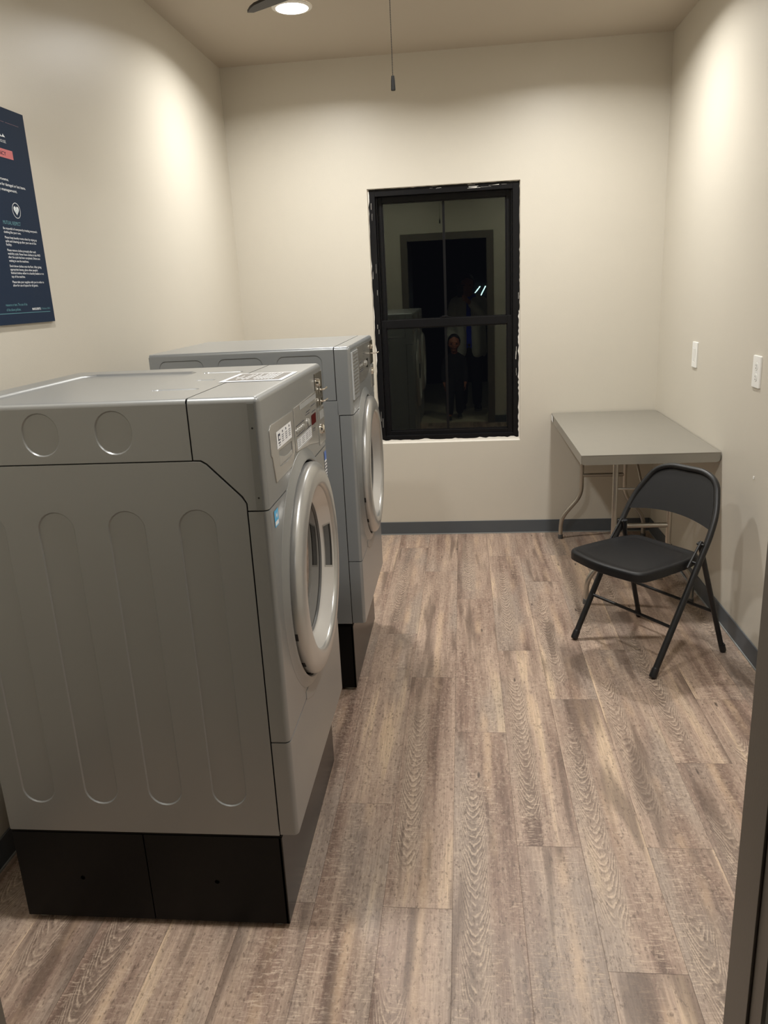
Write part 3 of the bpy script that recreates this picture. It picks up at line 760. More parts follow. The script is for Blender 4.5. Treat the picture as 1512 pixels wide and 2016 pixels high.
# ------------------------------------------------------------------ poster on the left wall
def poster():
    YR, Z0, W_, H_ = 2.419, 1.434, .450, .5925
    o = tag(bpy.data.objects.new('poster', None), 'dark navy laundry policy poster on the left wall above the near washer', 'poster')
    C.objects.link(o); o.location = (XL, YR, Z0); o.empty_display_size = .1
    th = .009
    finish('board', B(0, th-.0006, -W_, 0, 0, H_, .0006), M['posteredge'], parent=o)
    finish('printed_face', B(th-.0006, th, -W_, 0, 0, H_), M['poster'], parent=o, smooth=False)
    mp = lambda u, v, d: (th+.0004+d, u, v)          # u = -(distance from right edge)
    def ln(bm, s, z, r0, r1, h=.0062, b=.012): text_bm(bm, s, mp, -r0, z-h/2, h, r0-r1, bold=b)
    W_M, T_M = M['pwhite'], M['pteal']
    def block_(nm, rows, m, **k):
        bm = bmesh.new()
        for r in rows: ln(bm, *r, **k)
        finish(nm, bm, m, parent=o, smooth=False)
    block_('paragraph', (("Be respectful of everyone by treating everyone's", .2645, .208, .026), ("clothing like your own.", .2545, .208, .119)), W_M)
    block_('paragraph', (("Please keep laundry rooms clean by wiping up", .2400, .207, .036), ("spills and cleaning up after your use of the", .2300, .207, .042), ("facility.", .2205, .207, .178)), W_M)
    block_('paragraph', (("Please remove clothes promptly after each", .2055, .206, .052), ("wash/dry cycle. Never leave clothes in the W/D", .1960, .206, .029), ("after the cycle has been completed. Others are", .1865, .206, .034), ("waiting to use the machines.", .1765, .206, .101)), W_M)
    block_('paragraph', (("Don't throw clothes onto the floor. After giving", .1620, .207, .034), ("appropriate leeway, place other people's", .1525, .207, .058), ("finished clothes either in a laundry basket or on", .1430, .207, .026), ("top of the machine.", .1330, .207, .135)), W_M)
    block_('paragraph', (("Please take your supplies with you in order to", .1180, .207, .033), ("allow for use of space for all guests.", .1085, .207, .070)), W_M)
    block_('paragraph', (("laundry rooms.", .3985, .232, .137), ("responsible for damaged or lost items.", .3845, .232, .052), ("by management.", .3705, .200, .102)), W_M, h=.0075)
    bm = bmesh.new(); text_bm(bm, "MARGUERITE", mp, -.125, .0375, .0060, .048, bold=.03); finish('property_name', bm, W_M, parent=o, smooth=False)
    bm = bmesh.new()
    for a in ((-.128, .5125, .010), (-.150, .512, .016)):
        poly(bm, mp, [(a[0]-a[2], a[1]), (a[0]+a[2], a[1]), (a[0]+a[2]*.25, a[1]+a[2]*.55), (a[0], a[1]+a[2]*.85), (a[0]-a[2]*.3, a[1]+a[2]*.4)], 0, 0)
    finish('mountain_mark', bm, W_M, parent=o, smooth=False)
    bm = bmesh.new(); text_bm(bm, "HOUSE.", mp, -.117, .497, .0075, .036, align='R'); finish('brand_line', bm, W_M, parent=o, smooth=False)
    n = 40; c0 = (-.1225, .317)
    def ring_(bm, ro_, ri_, n, d):
        for k in range(n):
            a, b_ = 2*pi*k/n, 2*pi*(k+1)/n
            bm.faces.new([bm.verts.new(mp(c0[0]+r*cos(t), c0[1]+r*sin(t), d)) for r, t in ((ro_, a), (ro_, b_), (ri_, b_), (ri_, a))])
    bm = bmesh.new(); ring_(bm, .0215, .0198, 40, 0); bd = finish('heart_badge', bm, W_M, parent=o, smooth=False)
    hp = []
    for k in range(32):
        t = 2*pi*k/32; hp.append((c0[0]+.0009*16*sin(t)**3*.95, c0[1]+.001+.00088*(13*cos(t)-5*cos(2*t)-2*cos(3*t)-cos(4*t))))
    bm = bmesh.new(); poly(bm, mp, hp); finish('heart', bm, W_M, parent=bd, smooth=False)
    bm = bmesh.new(); ring_(bm, .0055, .0044, 20, .0003); finish('heart_ring', bm, T_M, parent=bd, smooth=False)
    block_('heading', (("MUTUAL RESPECT", .2805, .203, .112),), T_M, h=.0100, b=0)
    block_('footer_text', (("resource or item. The use of the", .0550, .262, .149), ("of the above policies.", .0415, .262, .188)), T_M, h=.0075, b=0)
    block_('footer_note', (("| Policies 2021", .0405, .073, .021),), T_M, h=.0052, b=0)
    bm = bmesh.new(); quad(bm, mp, -.430, -.022, .0300, .0314); finish('footer_rule', bm, T_M, parent=o, smooth=False)
    bm = bmesh.new(); quad(bm, mp, -.358, -.092, .4565, .4800); finish('banner', bm, M['pink'], parent=o, smooth=False)
    bm = bmesh.new(); text_bm(bm, "CONSISTENCY", mp, -.128, .463, .0105, .115, align='R', d=.0004); finish('banner_lettering', bm, M['poster'], parent=o, smooth=False)
    bm = bmesh.new(); quad(bm, mp, -.105, -.035, .5535, .5545); quad(bm, mp, -.20, -.112, .5535, .5545); finish('header_rule', bm, M['pinkline'], parent=o, smooth=False)
poster()

# ------------------------------------------------------------------ folding table in the corner
def table():
    x0, x1, y0, y1, zt = .509, XR-.004, 3.418, YB-.012, .737
    o = empty('folding_table', ((x0+x1)/2, (y0+y1)/2, 0), 'rectangular grey metal folding table pushed into the back right corner', 'table')
    cx, cy = (x0+x1)/2, (y0+y1)/2; w, l = x1-x0, y1-y0
    bm = bmesh.new(); sk = .043
    # top sheet with turned-down skirts whose lower corners are rounded
    box(bm, -w/2, w/2, -l/2, l/2, zt-.004, zt, .0018)
    def skirt(L_, mp_):
        pts = [(-L_/2, 0), (-L_/2, -sk+.018)]+[(-L_/2+.018-.018*cos(a), -sk+.018-.018*sin(a)) for a in [pi/2*k/6 for k in range(1, 7)]]
        pts += [(-p[0], p[1]) for p in pts[::-1]]
        panel(bm, pts[::-1], mp_, t=.0025, back=True)
    skirt(w-.0002, lambda u, v, d: (u, -l/2+.0015-d, zt-.002+v)); skirt(w-.0002, lambda u, v, d: (u, l/2-.0015+d, zt-.002+v))
    skirt(l-.0002, lambda u, v, d: (-w/2+.0015-d, u, zt-.002+v)); skirt(l-.0002, lambda u, v, d: (w/2-.0015+d, u, zt-.002+v))
    finish('tabletop', bm, M['tabletop'], parent=o)
    bm = bmesh.new(); mp = lambda u, v, d: (-w/2-.0006-d, u, v)
    quad(bm, mp, l/2-.095, l/2-.004, zt-.040, zt-.004); finish('edge_sticker', bm, [M['label']], parent=o, smooth=False)
    lx = .1225; fx = .2395
    for yl in (3.500-cy, 4.500-cy):
        xc = (.798-cx)
        for s in (-1, 1):
            pts = smooth_path([(xc+s*lx, yl, zt-.006), (xc+s*lx, yl, .265), (xc+s*fx, yl, .125), (xc+s*fx, yl, .012)], .055, 8)
            bm = bmesh.new(); tube(bm, pts, .0125, 14); lg = finish('leg', bm, M['tableleg'], parent=o)
            bm = bmesh.new(); lathe_z(bm, [(0, 0), (.0145, 0), (.0155, .004), (.0145, .024), (.0128, .026)], xc+s*fx, yl, 16); finish('foot_cap', bm, M['gasket'], parent=lg)
        bm = bmesh.new(); tube(bm, [(xc-lx, yl, .385), (xc+lx, yl, .385)], .0115, 12); finish('crossbar', bm, M['tableleg'], parent=o)
        bm = bmesh.new(); tube(bm, [(xc-lx, yl, .560), (xc+lx, yl, .560)], .0055, 10); finish('crossbar', bm, M['tableleg'], parent=o)
        bm = bmesh.new(); box(bm, xc-lx-.03, xc+lx+.03, yl-.016, yl+.016, zt-.020, zt-.0035, .002); finish('hinge_rail', bm, M['tableleg'], parent=o)
        s2 = 1 if yl < 0 else -1
        bm = bmesh.new(); tube(bm, [(xc, yl, .560), (xc, yl+s2*.26, zt-.010)], .006, 10); finish('brace', bm, M['tableleg'], parent=o)
table()

# ------------------------------------------------------------------ folding chair
def chair():
    yh = Vector((-.813, -.583, 0)).normalized(); rz = math.atan2(yh.y, yh.x)-pi/2
    o = empty('folding_chair', (.733, 3.049, 0), 'black metal folding chair standing open in front of the table', 'chair', rz)
    # local: +Y = facing direction. x sign: local x = right-hand when facing forward
    R = .0125
    zt = .728; hx = .2125
    ys = lambda z: .200-.547*z            # line of the long tube
    def P(x, z): return (x, ys(z), z)
    top_pts = smooth_path([P(-hx, .018), P(-hx, .52), P(-hx+.012, .60), P(-hx+.060, .70), P(-.085, zt), P(.085, zt), P(hx-.060, .70), P(hx-.012, .60), P(hx, .52), P(hx, .018)], .05, 6)
    finish('frame', T(top_pts, R, 14), M['chair'], parent=o)
    # backrest: curved sheet inside the upper loop
    bm = bmesh.new(); nx, nz = 24, 10; g = []
    for i in range(nx+1):
        s = -1+2*i/nx; col = []
        half = hx-.008
        x = s*half
        ax = abs(x)
        ztop = zt-.004
        if ax > .080: ztop = zt-.004-.115*((ax-.080)/(half-.080))**2.0
        zbot = .545+.022*(1-s*s)-.008
        for j in range(nz+1):
            t = j/nz; z = zbot+(ztop-zbot)*t
            xx = x*(1-.0*t)
            bow = -.016*(1-s*s)*(1-.35*t)
            col.append((xx, ys(z)+bow+.004, z))
        g.append(col)
    def sheet(bm, g, off):
        V = [[bm.verts.new((p[0], p[1]+off, p[2])) for p in c] for c in g]
        for i in range(len(V)-1):
            for j in range(len(V[0])-1): bm.faces.new((V[i][j], V[i+1][j], V[i+1][j+1], V[i][j+1]))
        return V
    A, Bv = sheet(bm, g, .0022), sheet(bm, g, -.0022)
    nX, nZ_ = len(A), len(A[0])
    for i in range(nX-1):
        bm.faces.new((A[i][0], A[i+1][0], Bv[i+1][0], Bv[i][0])); bm.faces.new((A[i][-1], A[i+1][-1], Bv[i+1][-1], Bv[i][-1]))
    for j in range(nZ_-1):
        bm.faces.new((A[0][j], A[0][j+1], Bv[0][j+1], Bv[0][j])); bm.faces.new((A[-1][j], A[-1][j+1], Bv[-1][j+1], Bv[-1][j]))
    finish('backrest', bm, M['chairpan'], parent=o)
    # seat pan
    zs = .432
    def outline():
        pts = []
        raw = [(-.165, -.105), (.165, -.105), (.188, .0), (.196, .15), (.192, .265), (.0, .298), (-.192, .265), (-.196, .15), (-.188, .0)]
        rad = [.045, .045, .03, .05, .075, .3, .075, .05, .03]
        n = len(raw)
        for i in range(n):
            a, b_, c = Vector(raw[i-1]), Vector(raw[i]), Vector(raw[(i+1) % n]); d1, d2 = a-b_, c-b_
            r = min(rad[i], d1.length*.45, d2.length*.45); p, q = b_+d1.normalized()*r, b_+d2.normalized()*r
            for k in range(7):
                t = k/6; v = (1-t)**2*p+2*t*(1-t)*b_+t*t*q; pts.append((v.x, v.y))
        return pts
    ol = outline(); bm = bmesh.new()
    stages = [(.050, -.004), (.035, -.0035), (.024, -.0015), (.015, -.0002), (.009, -.001), (.004, -.0035), (.001, -.008), (0, -.014), (0, -.036), (.004, -.0385), (.012, -.0385), (.013, -.034), (.013, -.012)]
    prev = None; first = None
    for ins, dz in stages:
        cur = [bm.verts.new((u, v, zs+dz)) for u, v in inset(ol, ins)]
        if prev:
            for i in range(len(cur)):
                j = (i+1) % len(cur); bm.faces.new((prev[i], prev[j], cur[j], cur[i]))
        else: bm.faces.new(cur)
        prev = cur
    bm.faces.new(prev)
    finish('seat', bm, M['chairpan'], parent=o, angle=50)
    # rear legs
    for s in (-1, 1):
        pts = smooth_path([(s*.190, -.058, .492), (s*.197, -.066, .44), (s*.2165, -.1985, .018)], .03, 5)
        lg = finish('rear_leg', T(pts, .0105, 12), M['chair'], parent=o)
        q0, q1 = Vector((s*.2205, -.2040, .004)), Vector((s*.2120, -.1880, .040)); q1 = q0+(Vector((s*.197, -.066, .44))-q0).normalized()*.036
        bm = bmesh.new(); tube(bm, [q0, q0.lerp(q1, .15), q0.lerp(q1, .85), q1], [.0115, .0130, .0128, .0112], 16); finish('foot_cap', bm, M['chair'], parent=lg)
        q0 = Vector(P(s*hx, .005)); q1 = q0+(Vector(P(s*hx, .4))-q0).normalized()*.040
        bm = bmesh.new(); tube(bm, [q0, q0.lerp(q1, .15), q0.lerp(q1, .85), q1], [.0130, .0148, .0145, .0128], 16); finish('foot_cap', bm, M['chair'], parent=o)
        # side link + rivets
        bm = bmesh.new(); tube(bm, [(s*.2005, -.050, .500), (s*.2005, .020, .408)], .0050, 8); tube(bm, [(s*.186, -.046, .488), (s*.216, -.046, .488)], .005, 10)
        tube(bm, [(s*.186, ys(.415), .415), (s*.224, ys(.415), .415)], .006, 10)
        finish('hinge_bracket', bm, M['chair'], parent=o)
    finish('stretcher', T([(-hx, ys(.185), .185), (hx, ys(.185), .185)], .0065, 10), M['chair'], parent=o)
    k = (.44-.187)/(.44-.018); yr = -.066-k*(.1325); xr = .197+k*.0195
    finish('stretcher', T([(-xr, yr, .187), (xr, yr, .187)], .0065, 10), M['chair'], parent=o)
chair()

# ------------------------------------------------------------------ switch and outlet on right wall
def plate(name, y, z, label, kind):
    w, h = .078, .120
    o = empty(name, (XR, y, z), label, 'light switch' if kind == 's' else 'outlet')
    mp = lambda u, v, d: (-.006-d, u, v)
    bm = bmesh.new(); panel(bm, rrect(-w/2, w/2, -h/2, h/2, .004), mp, [(rrect(-.0175, .0175, -.034, .034, .002), .0008, .0015)] if kind == 's' else [(stadium(0, .004, .038, .0165, 6), .0006, .0012), (stadium(0, -.038, -.004, .0165, 6), .0006, .0012)], t=.0058, bev=.0022, back=True)
    finish('cover_plate', bm, M['white'], parent=o)
    if kind == 's':
        bm = bmesh.new(); panel(bm, rrect(-.0155, .0155, -.032, .032, .002), lambda u, v, d: (-.0078-d-.002*(v/.032), u, v), t=.004, bev=.001); finish('rocker', bm, M['white'], parent=o)
    else:
        for s in (-1, 1):
            bm = bmesh.new(); panel(bm, stadium(0, s*.021-.0155, s*.021+.0155, .0150, 6), lambda u, v, d: (-.0070-d, u, v), t=.002, bev=.0006)
            rc = finish('receptacle', bm, M['white'], parent=o)
            bm = bmesh.new(); m2 = lambda u, v, d: (-.0073-d, u, v)
            quad(bm, m2, -.0072, -.0052, s*.021-.001, s*.021+.008); quad(bm, m2, .0048, .0068, s*.021, s*.021+.007)
            poly(bm, m2, [(.0028*cos(a), s*.021-.007+.0028*sin(a)) for a in [2*pi*k/10 for k in range(10)]])
            finish('socket_slots', bm, M['dark'], parent=rc, smooth=False)
    for zz in ((-.047, .047) if kind == 's' else (0,)):
        bm = bmesh.new(); poly(bm, lambda u, v, d: (-.0066, u, v+zz), [(.0028*cos(a), .0028*sin(a)) for a in [2*pi*k/10 for k in range(10)]])
        finish('screw', bm, M['label'], parent=o, smooth=False)
plate('light_switch', 3.900, 1.1105, 'white rocker light switch on the right wall above the table', 's')
plate('wall_outlet', 3.086, 1.1145, 'white double outlet on the right wall near the doorway', 'o')
# small blemish on the wall
o = finish('wall_scuff', B(XR-.003, XR-.0002, 3.0250, 3.0350, .711, .722, .001), M['white'])
tag(o, 'tiny pale plaster patch on the right wall below the outlet', 'wall anchor')

# ------------------------------------------------------------------ ceiling: recessed wafer lights and fan
def wafer(x, y, label):
    o = empty('recessed_light', (x, y, H), label, 'ceiling light', group='round recessed ceiling lights')
    bm = bmesh.new(); lathe_z(bm, [(.088, -.0002), (.088, -.004), (.082, -.0075), (.071, -.0085), (.0700, -.005)], 0, 0, 40); finish('trim_ring', bm, M['trim'], parent=o)
    bm = bmesh.new(); lathe_z(bm, [(.0702, -.0045), (.05, -.0055), (0, -.006)], 0, 0, 40); finish('lens', bm, M['lens'], parent=o)
    return o
LX0, LX1, LYB, LYF = -.712, .535, 3.80, 1.44
wafer(LX0, LYB, 'round recessed light beside the fan blade, at the back left of the ceiling')
wafer(LX1, LYB, 'round recessed light at the back right of the ceiling')
wafer(LX0, LYF, 'round recessed light above the near washer, at the front left of the ceiling')
wafer(LX1, LYF, 'round recessed light at the front right of the ceiling')
for k, (x, y) in enumerate(((LX0, LYB), (LX1, LYB), (LX0, LYF), (LX1, LYF))):
    ld = bpy.data.lights.new('wafer_lamp', 'AREA'); ld.shape = 'DISK'; ld.size = .14; ld.energy = (19, 19, 16.5, 17.5)[k]; ld.color = (1, .985, .95); ld.spread = radians(154)
    lo = bpy.data.objects.new('wafer_lamp', ld); C.objects.link(lo); lo.location = (x, y, H-.012)

ld = bpy.data.lights.new('hall_fill', 'AREA'); ld.shape = 'DISK'; ld.size = .3; ld.energy = 6; ld.color = (1, .97, .9)  # added fill light for the hall floor and door jamb, no fixture
lo = bpy.data.objects.new('hall_fill', ld); C.objects.link(lo); lo.location = (1.3, -1.3, HALLTOP-.03)
def fan():
    hx, hy, hz = -.12, 2.50, 2.385
    o = empty('ceiling_fan', (hx, hy, H), 'dark bronze three-blade ceiling fan with a pull chain', 'ceiling fan')
    z0 = hz-H
    bm = bmesh.new(); lathe_z(bm, [(0, 0), (.070, 0), (.070, -.02), (.03, -.05), (.014, -.055), (.014, z0+.075)], 0, 0, 32); finish('canopy', bm, M['fan'], parent=o)
    bm = bmesh.new(); lathe_z(bm, [(0, z0+.085), (.05, z0+.085), (.095, z0+.06), (.105, z0+.02), (.10, z0-.025), (.07, z0-.055), (0, z0-.06)], 0, 0, 40); finish('motor_housing', bm, M['fan'], parent=o)
    bt = math.atan2(2.905-hy, -.705-hx)
    for k in range(3):
        a = bt+k*2*pi/3; ca, sa = cos(a), sin(a)
        Lb = .712; prof = [(.14, -.050, .050), (.30, -.062, .058), (.50, -.058, .050), (.62, -.050, .040), (.66, -.046, .022), (Lb, -.040, -.012)]
        bm = bmesh.new(); tops, bots = [], []
        for r, w0, w1 in prof:
            rt, rb_ = [], []
            for ww in (w0, w0*.5+w1*.5, w1):
                x, y = r*ca-ww*sa, r*sa+ww*ca; z = z0+.012+ww*-.20
                rt.append(bm.verts.new((x, y, z+.004))); rb_.append(bm.verts.new((x, y, z-.004)))
            tops.append(rt); bots.append(rb_)
        for i in range(len(tops)-1):
            for j in range(2):
                bm.faces.new((tops[i][j], tops[i+1][j], tops[i+1][j+1], tops[i][j+1])); bm.faces.new((bots[i][j], bots[i][j+1], bots[i+1][j+1], bots[i+1][j]))
            for j, in ((0,), (2,)): bm.faces.new((tops[i][j], bots[i][j], bots[i+1][j], tops[i+1][j]))
        for i in (0, -1):
            for j in range(2): bm.faces.new((tops[i][j], tops[i][j+1], bots[i][j+1], bots[i][j]))
        finish('blade', bm, M['fan'], parent=o)
        bm = bmesh.new(); tube(bm, [(.085*ca, .085*sa, z0+.0), (.20*ca, .20*sa, z0+.006)], .012, 10); finish('blade_bracket', bm, M['fan'], parent=o)
    # pull chain of small beads with a fob
    cx, cy = -.1767-hx, 2.362-hy
    # anchor arm at housing
    bm = bmesh.new(); tube(bm, [(cx*.55, cy*.55, z0-.035), (cx*.62, cy*.62, z0-.045), (cx, cy, z0-.047)], .004, 8)
    finish('chain_arm', bm, M['fan'], parent=o)
    bm = bmesh.new(); z = z0-.047; zend = 2.037-H
    n = 0
    while z > zend:
        lathe_z(bm, [(0, z), (.0011, z-.0006), (.0014, z-.0017), (.0011, z-.0028), (0, z-.0034)], cx, cy, 6); z -= .0040; n += 1
    tube(bm, [(cx, cy, z0-.047), (cx, cy, zend)], .0005, 5)
    ch = finish('pull_chain', bm, M['fan'], parent=o)
    bm = bmesh.new(); zz = 2.004-H; lathe_z(bm, [(0, zz), (.0060, zz), (.0063, zz+.003), (.0054, zz+.024), (.0040, zz+.036), (0, zz+.037)], cx, cy, 14)
    finish('chain_fob', bm, M['dark'], parent=ch)
fan()

# ------------------------------------------------------------------ people seen mirrored in the window
def skin_mesh(chains, sub=1):
    """chains: list of [(x,y,z,r),...]; grown with a Skin modifier -> evaluated mesh into a bmesh"""
    out = bmesh.new()
    for ch in chains:
        me = bpy.data.meshes.new('sk'); vs = [c[:3] for c in ch['v']]; me.from_pydata(vs, ch['e'], [])
        ob = bpy.data.objects.new('sk', me); C.objects.link(ob)
        md = ob.modifiers.new('s', 'SKIN'); sl = me.skin_vertices[0].data if me.skin_vertices else None
        if sl is None:
            me.attributes.new('skin', 'FLOAT_VECTOR', 'POINT')
        for i, c in enumerate(ch['v']):
            r = c[3]; rr = r if isinstance(r, tuple) else (r, r)
            me.skin_vertices[0].data[i].radius = rr; me.skin_vertices[0].data[i].use_root = (i == 0)
        ob.modifiers.new('u', 'SUBSURF').levels = 2
        dg = bpy.context.evaluated_depsgraph_get(); dg.update()
        m2 = bpy.data.meshes.new_from_object(ob.evaluated_get(dg)); out.from_mesh(m2)
        bpy.data.objects.remove(ob); bpy.data.meshes.remove(m2)
    return out
def chain(pts): return {'v': pts, 'e': [(i, i+1) for i in range(len(pts)-1)]}
def capsules(bm, pts, seg=16):
    """smooth tapered limb through points (x,y,z,r) with rounded ends"""
    P_ = [Vector(p[:3]) for p in pts]; R_ = [p[3] for p in pts]; path = []; rad = []
    n = len(P_)
    for i in range(n-1):
        for k in range(6):
            t = k/6; a = P_[max(i-1, 0)]; b_ = P_[i]; c = P_[i+1]; d = P_[min(i+2, n-1)]
            path.append(.5*((2*b_)+(-a+c)*t+(2*a-5*b_+4*c-d)*t*t+(-a+3*b_-3*c+d)*t**3)); rad.append(R_[i]*(1-t)+R_[i+1]*t)
    path.append(P_[-1]); rad.append(R_[-1])
    s = (path[0]-path[1]).normalized(); e = (path[-1]-path[-2]).normalized()
    pre = [(path[0]+s*rad[0]*sin(a), rad[0]*cos(a)) for a in (1.35, 1.0, .55)]; post = [(path[-1]+e*rad[-1]*sin(a), rad[-1]*cos(a)) for a in (.55, 1.0, 1.35)]
    tube(bm, [p for p, r in pre]+path+[p for p, r in post], [r for p, r in pre]+rad+[r for p, r in post], seg)
def ellip(bm, c, r, seg=24, rg=16, M_=None, fn=None):
    mt = Matrix.Translation(c) @ (M_ or Matrix.Identity(4))
    ret = bmesh.ops.create_uvsphere(bm, u_segments=seg, v_segments=rg, radius=1)
    for v in ret['verts']:
        p = Vector((v.co.x*r[0], v.co.y*r[1], v.co.z*r[2]))
        if fn: p = fn(p)
        v.co = mt @ p
def remesh(name, bm, m, vox, parent=None, it=4):
    bmesh.ops.recalc_face_normals(bm, faces=bm.faces)
    me = bpy.data.meshes.new(name); bm.to_mesh(me); bm.free(); ob = bpy.data.objects.new(name, me); C.objects.link(ob)
    r = ob.modifiers.new('r', 'REMESH'); r.mode = 'VOXEL'; r.voxel_size = vox
    s = ob.modifiers.new('s', 'SMOOTH'); s.factor = .5; s.iterations = it
    dg = bpy.context.evaluated_depsgraph_get(); dg.update()
    m2 = bpy.data.meshes.new_from_object(ob.evaluated_get(dg)); bpy.data.objects.remove(ob); bpy.data.meshes.remove(me)
    m2.name = name; m2.materials.clear(); m2.materials.append(m); m2.shade_smooth()
    o = bpy.data.objects.new(name, m2); C.objects.link(o)
    if parent: o.parent = parent
    return o
def head(bm, c, s, tilt):
    """head facing +Y; s = head height /2; tilt = chin-down angle"""
    R_ = Matrix.Rotation(-tilt, 4, 'X')
    def fn(p):
        z = p.z/s
        if z < 0: p.x *= 1-.30*(-z)**1.4; p.y = p.y*(1-.10*(-z)) + .06*s*(-z)
        if p.y < 0: p.y *= 1.08
        # eye sockets
        for sx in (-1, 1):
            d = sqrt((p.x-sx*.32*s)**2+(p.z-.02*s)**2)
            if p.y > 0: p.y -= .09*s*math.exp(-(d/(.17*s))**2)
        return p
    ellip(bm, c, (.70*s, .86*s, s), 32, 24, R_, fn)
    T_ = Matrix.Translation(c) @ R_
    def add(loc, r, rot=None): ellip(bm, T_ @ Vector([k*s for k in loc]), [k*s for k in r], 14, 10, R_ @ (rot or Matrix.Identity(4)))
    add((0, .86, -.14), (.10, .14, .20)); add((0, .93, -.24), (.14, .13, .09))            # nose
    add((0, .74, -.48), (.20, .08, .05)); add((0, .72, -.55), (.17, .08, .05))            # lips
    add((0, .56, -.80), (.24, .16, .14))                                                 # chin
    add((0, .74, .24), (.48, .10, .07))                                                  # brow
    for sx in (-1, 1): add((sx*.70, -.02, -.10), (.06, .15, .24)); add((sx*.40, .60, -.22), (.18, .14, .14))
    return T_
def hand(bm, w, fwd, up, s=1.0, side=1, curl=.9):
    """w: wrist; fwd: toward fingers; up: back of hand; side: +1 thumb on the +cross side"""
    w = Vector(w); f = Vector(fwd).normalized(); u = Vector(up).normalized(); r = f.cross(u).normalized()*side; u = r.cross(f).normalized()*side
    P_ = lambda a, b_, c: w+(f*a+r*b_+u*c)*s
    for b_ in (-.028, -.010, .010, .028):
        capsules(bm, [(*P_(.005, b_*.7, 0), .014*s), (*P_(.045, b_, .002), .0135*s), (*P_(.080, b_, 0), .0115*s)], 10)
    L_ = (.058, .076, .083, .074)
    for k, b_ in enumerate((-.031, -.0105, .0105, .031)):
        q = L_[k]; a1 = curl*.35; a2 = curl*.9; a3 = curl*1.4
        p0 = (.082, b_, 0); p1 = (p0[0]+q*.45*cos(a1), b_*1.05, -q*.45*sin(a1)); p2 = (p1[0]+q*.32*cos(a2), b_*1.05, p1[2]-q*.32*sin(a2)); p3 = (p2[0]+q*.23*cos(a3), b_*1.05, p2[2]-q*.23*sin(a3))
        capsules(bm, [(*P_(*p0), .0095*s), (*P_(*p1), .0085*s), (*P_(*p2), .0078*s), (*P_(*p3), .0068*s)], 10)
    capsules(bm, [(*P_(.018, .026, -.004), .015*s), (*P_(.048, .052, -.014), .012*s), (*P_(.078, .062, -.024), .0095*s), (*P_(.098, .060, -.034), .008*s)], 10)

def shoe(name, parent, x, y, L_, yaw, zf=0):
    bm = bmesh.new()
    def fn(p):
        if p.z < 0: p.z *= .35
        if p.y > 0: p.z *= 1-.45*(p.y/(L_/2)); p.x *= 1.08
        return p
    ellip(bm, (0, 0, 0), (L_*.17, L_*.5, L_*.24), 24, 14, None, fn)
    mz = min(v.co.z for v in bm.verts)
    for v in bm.verts: v.co.z -= mz-.008
    o = finish(name, bm, M['shoe'], parent=parent); o.location = (x, y, zf); o.rotation_euler.z = yaw
    bm = bmesh.new(); pts = [(L_*.165*cos(a)*(1.08 if sin(a) > 0 else .85), L_*.5*sin(a)) for a in [2*pi*k/28 for k in range(28)]]
    panel(bm, pts, lambda u, v, d: (u, v, .020+d), t=.0195, bev=.003, back=True); s = finish('sole', bm, M['shoesole'], parent=o); return o

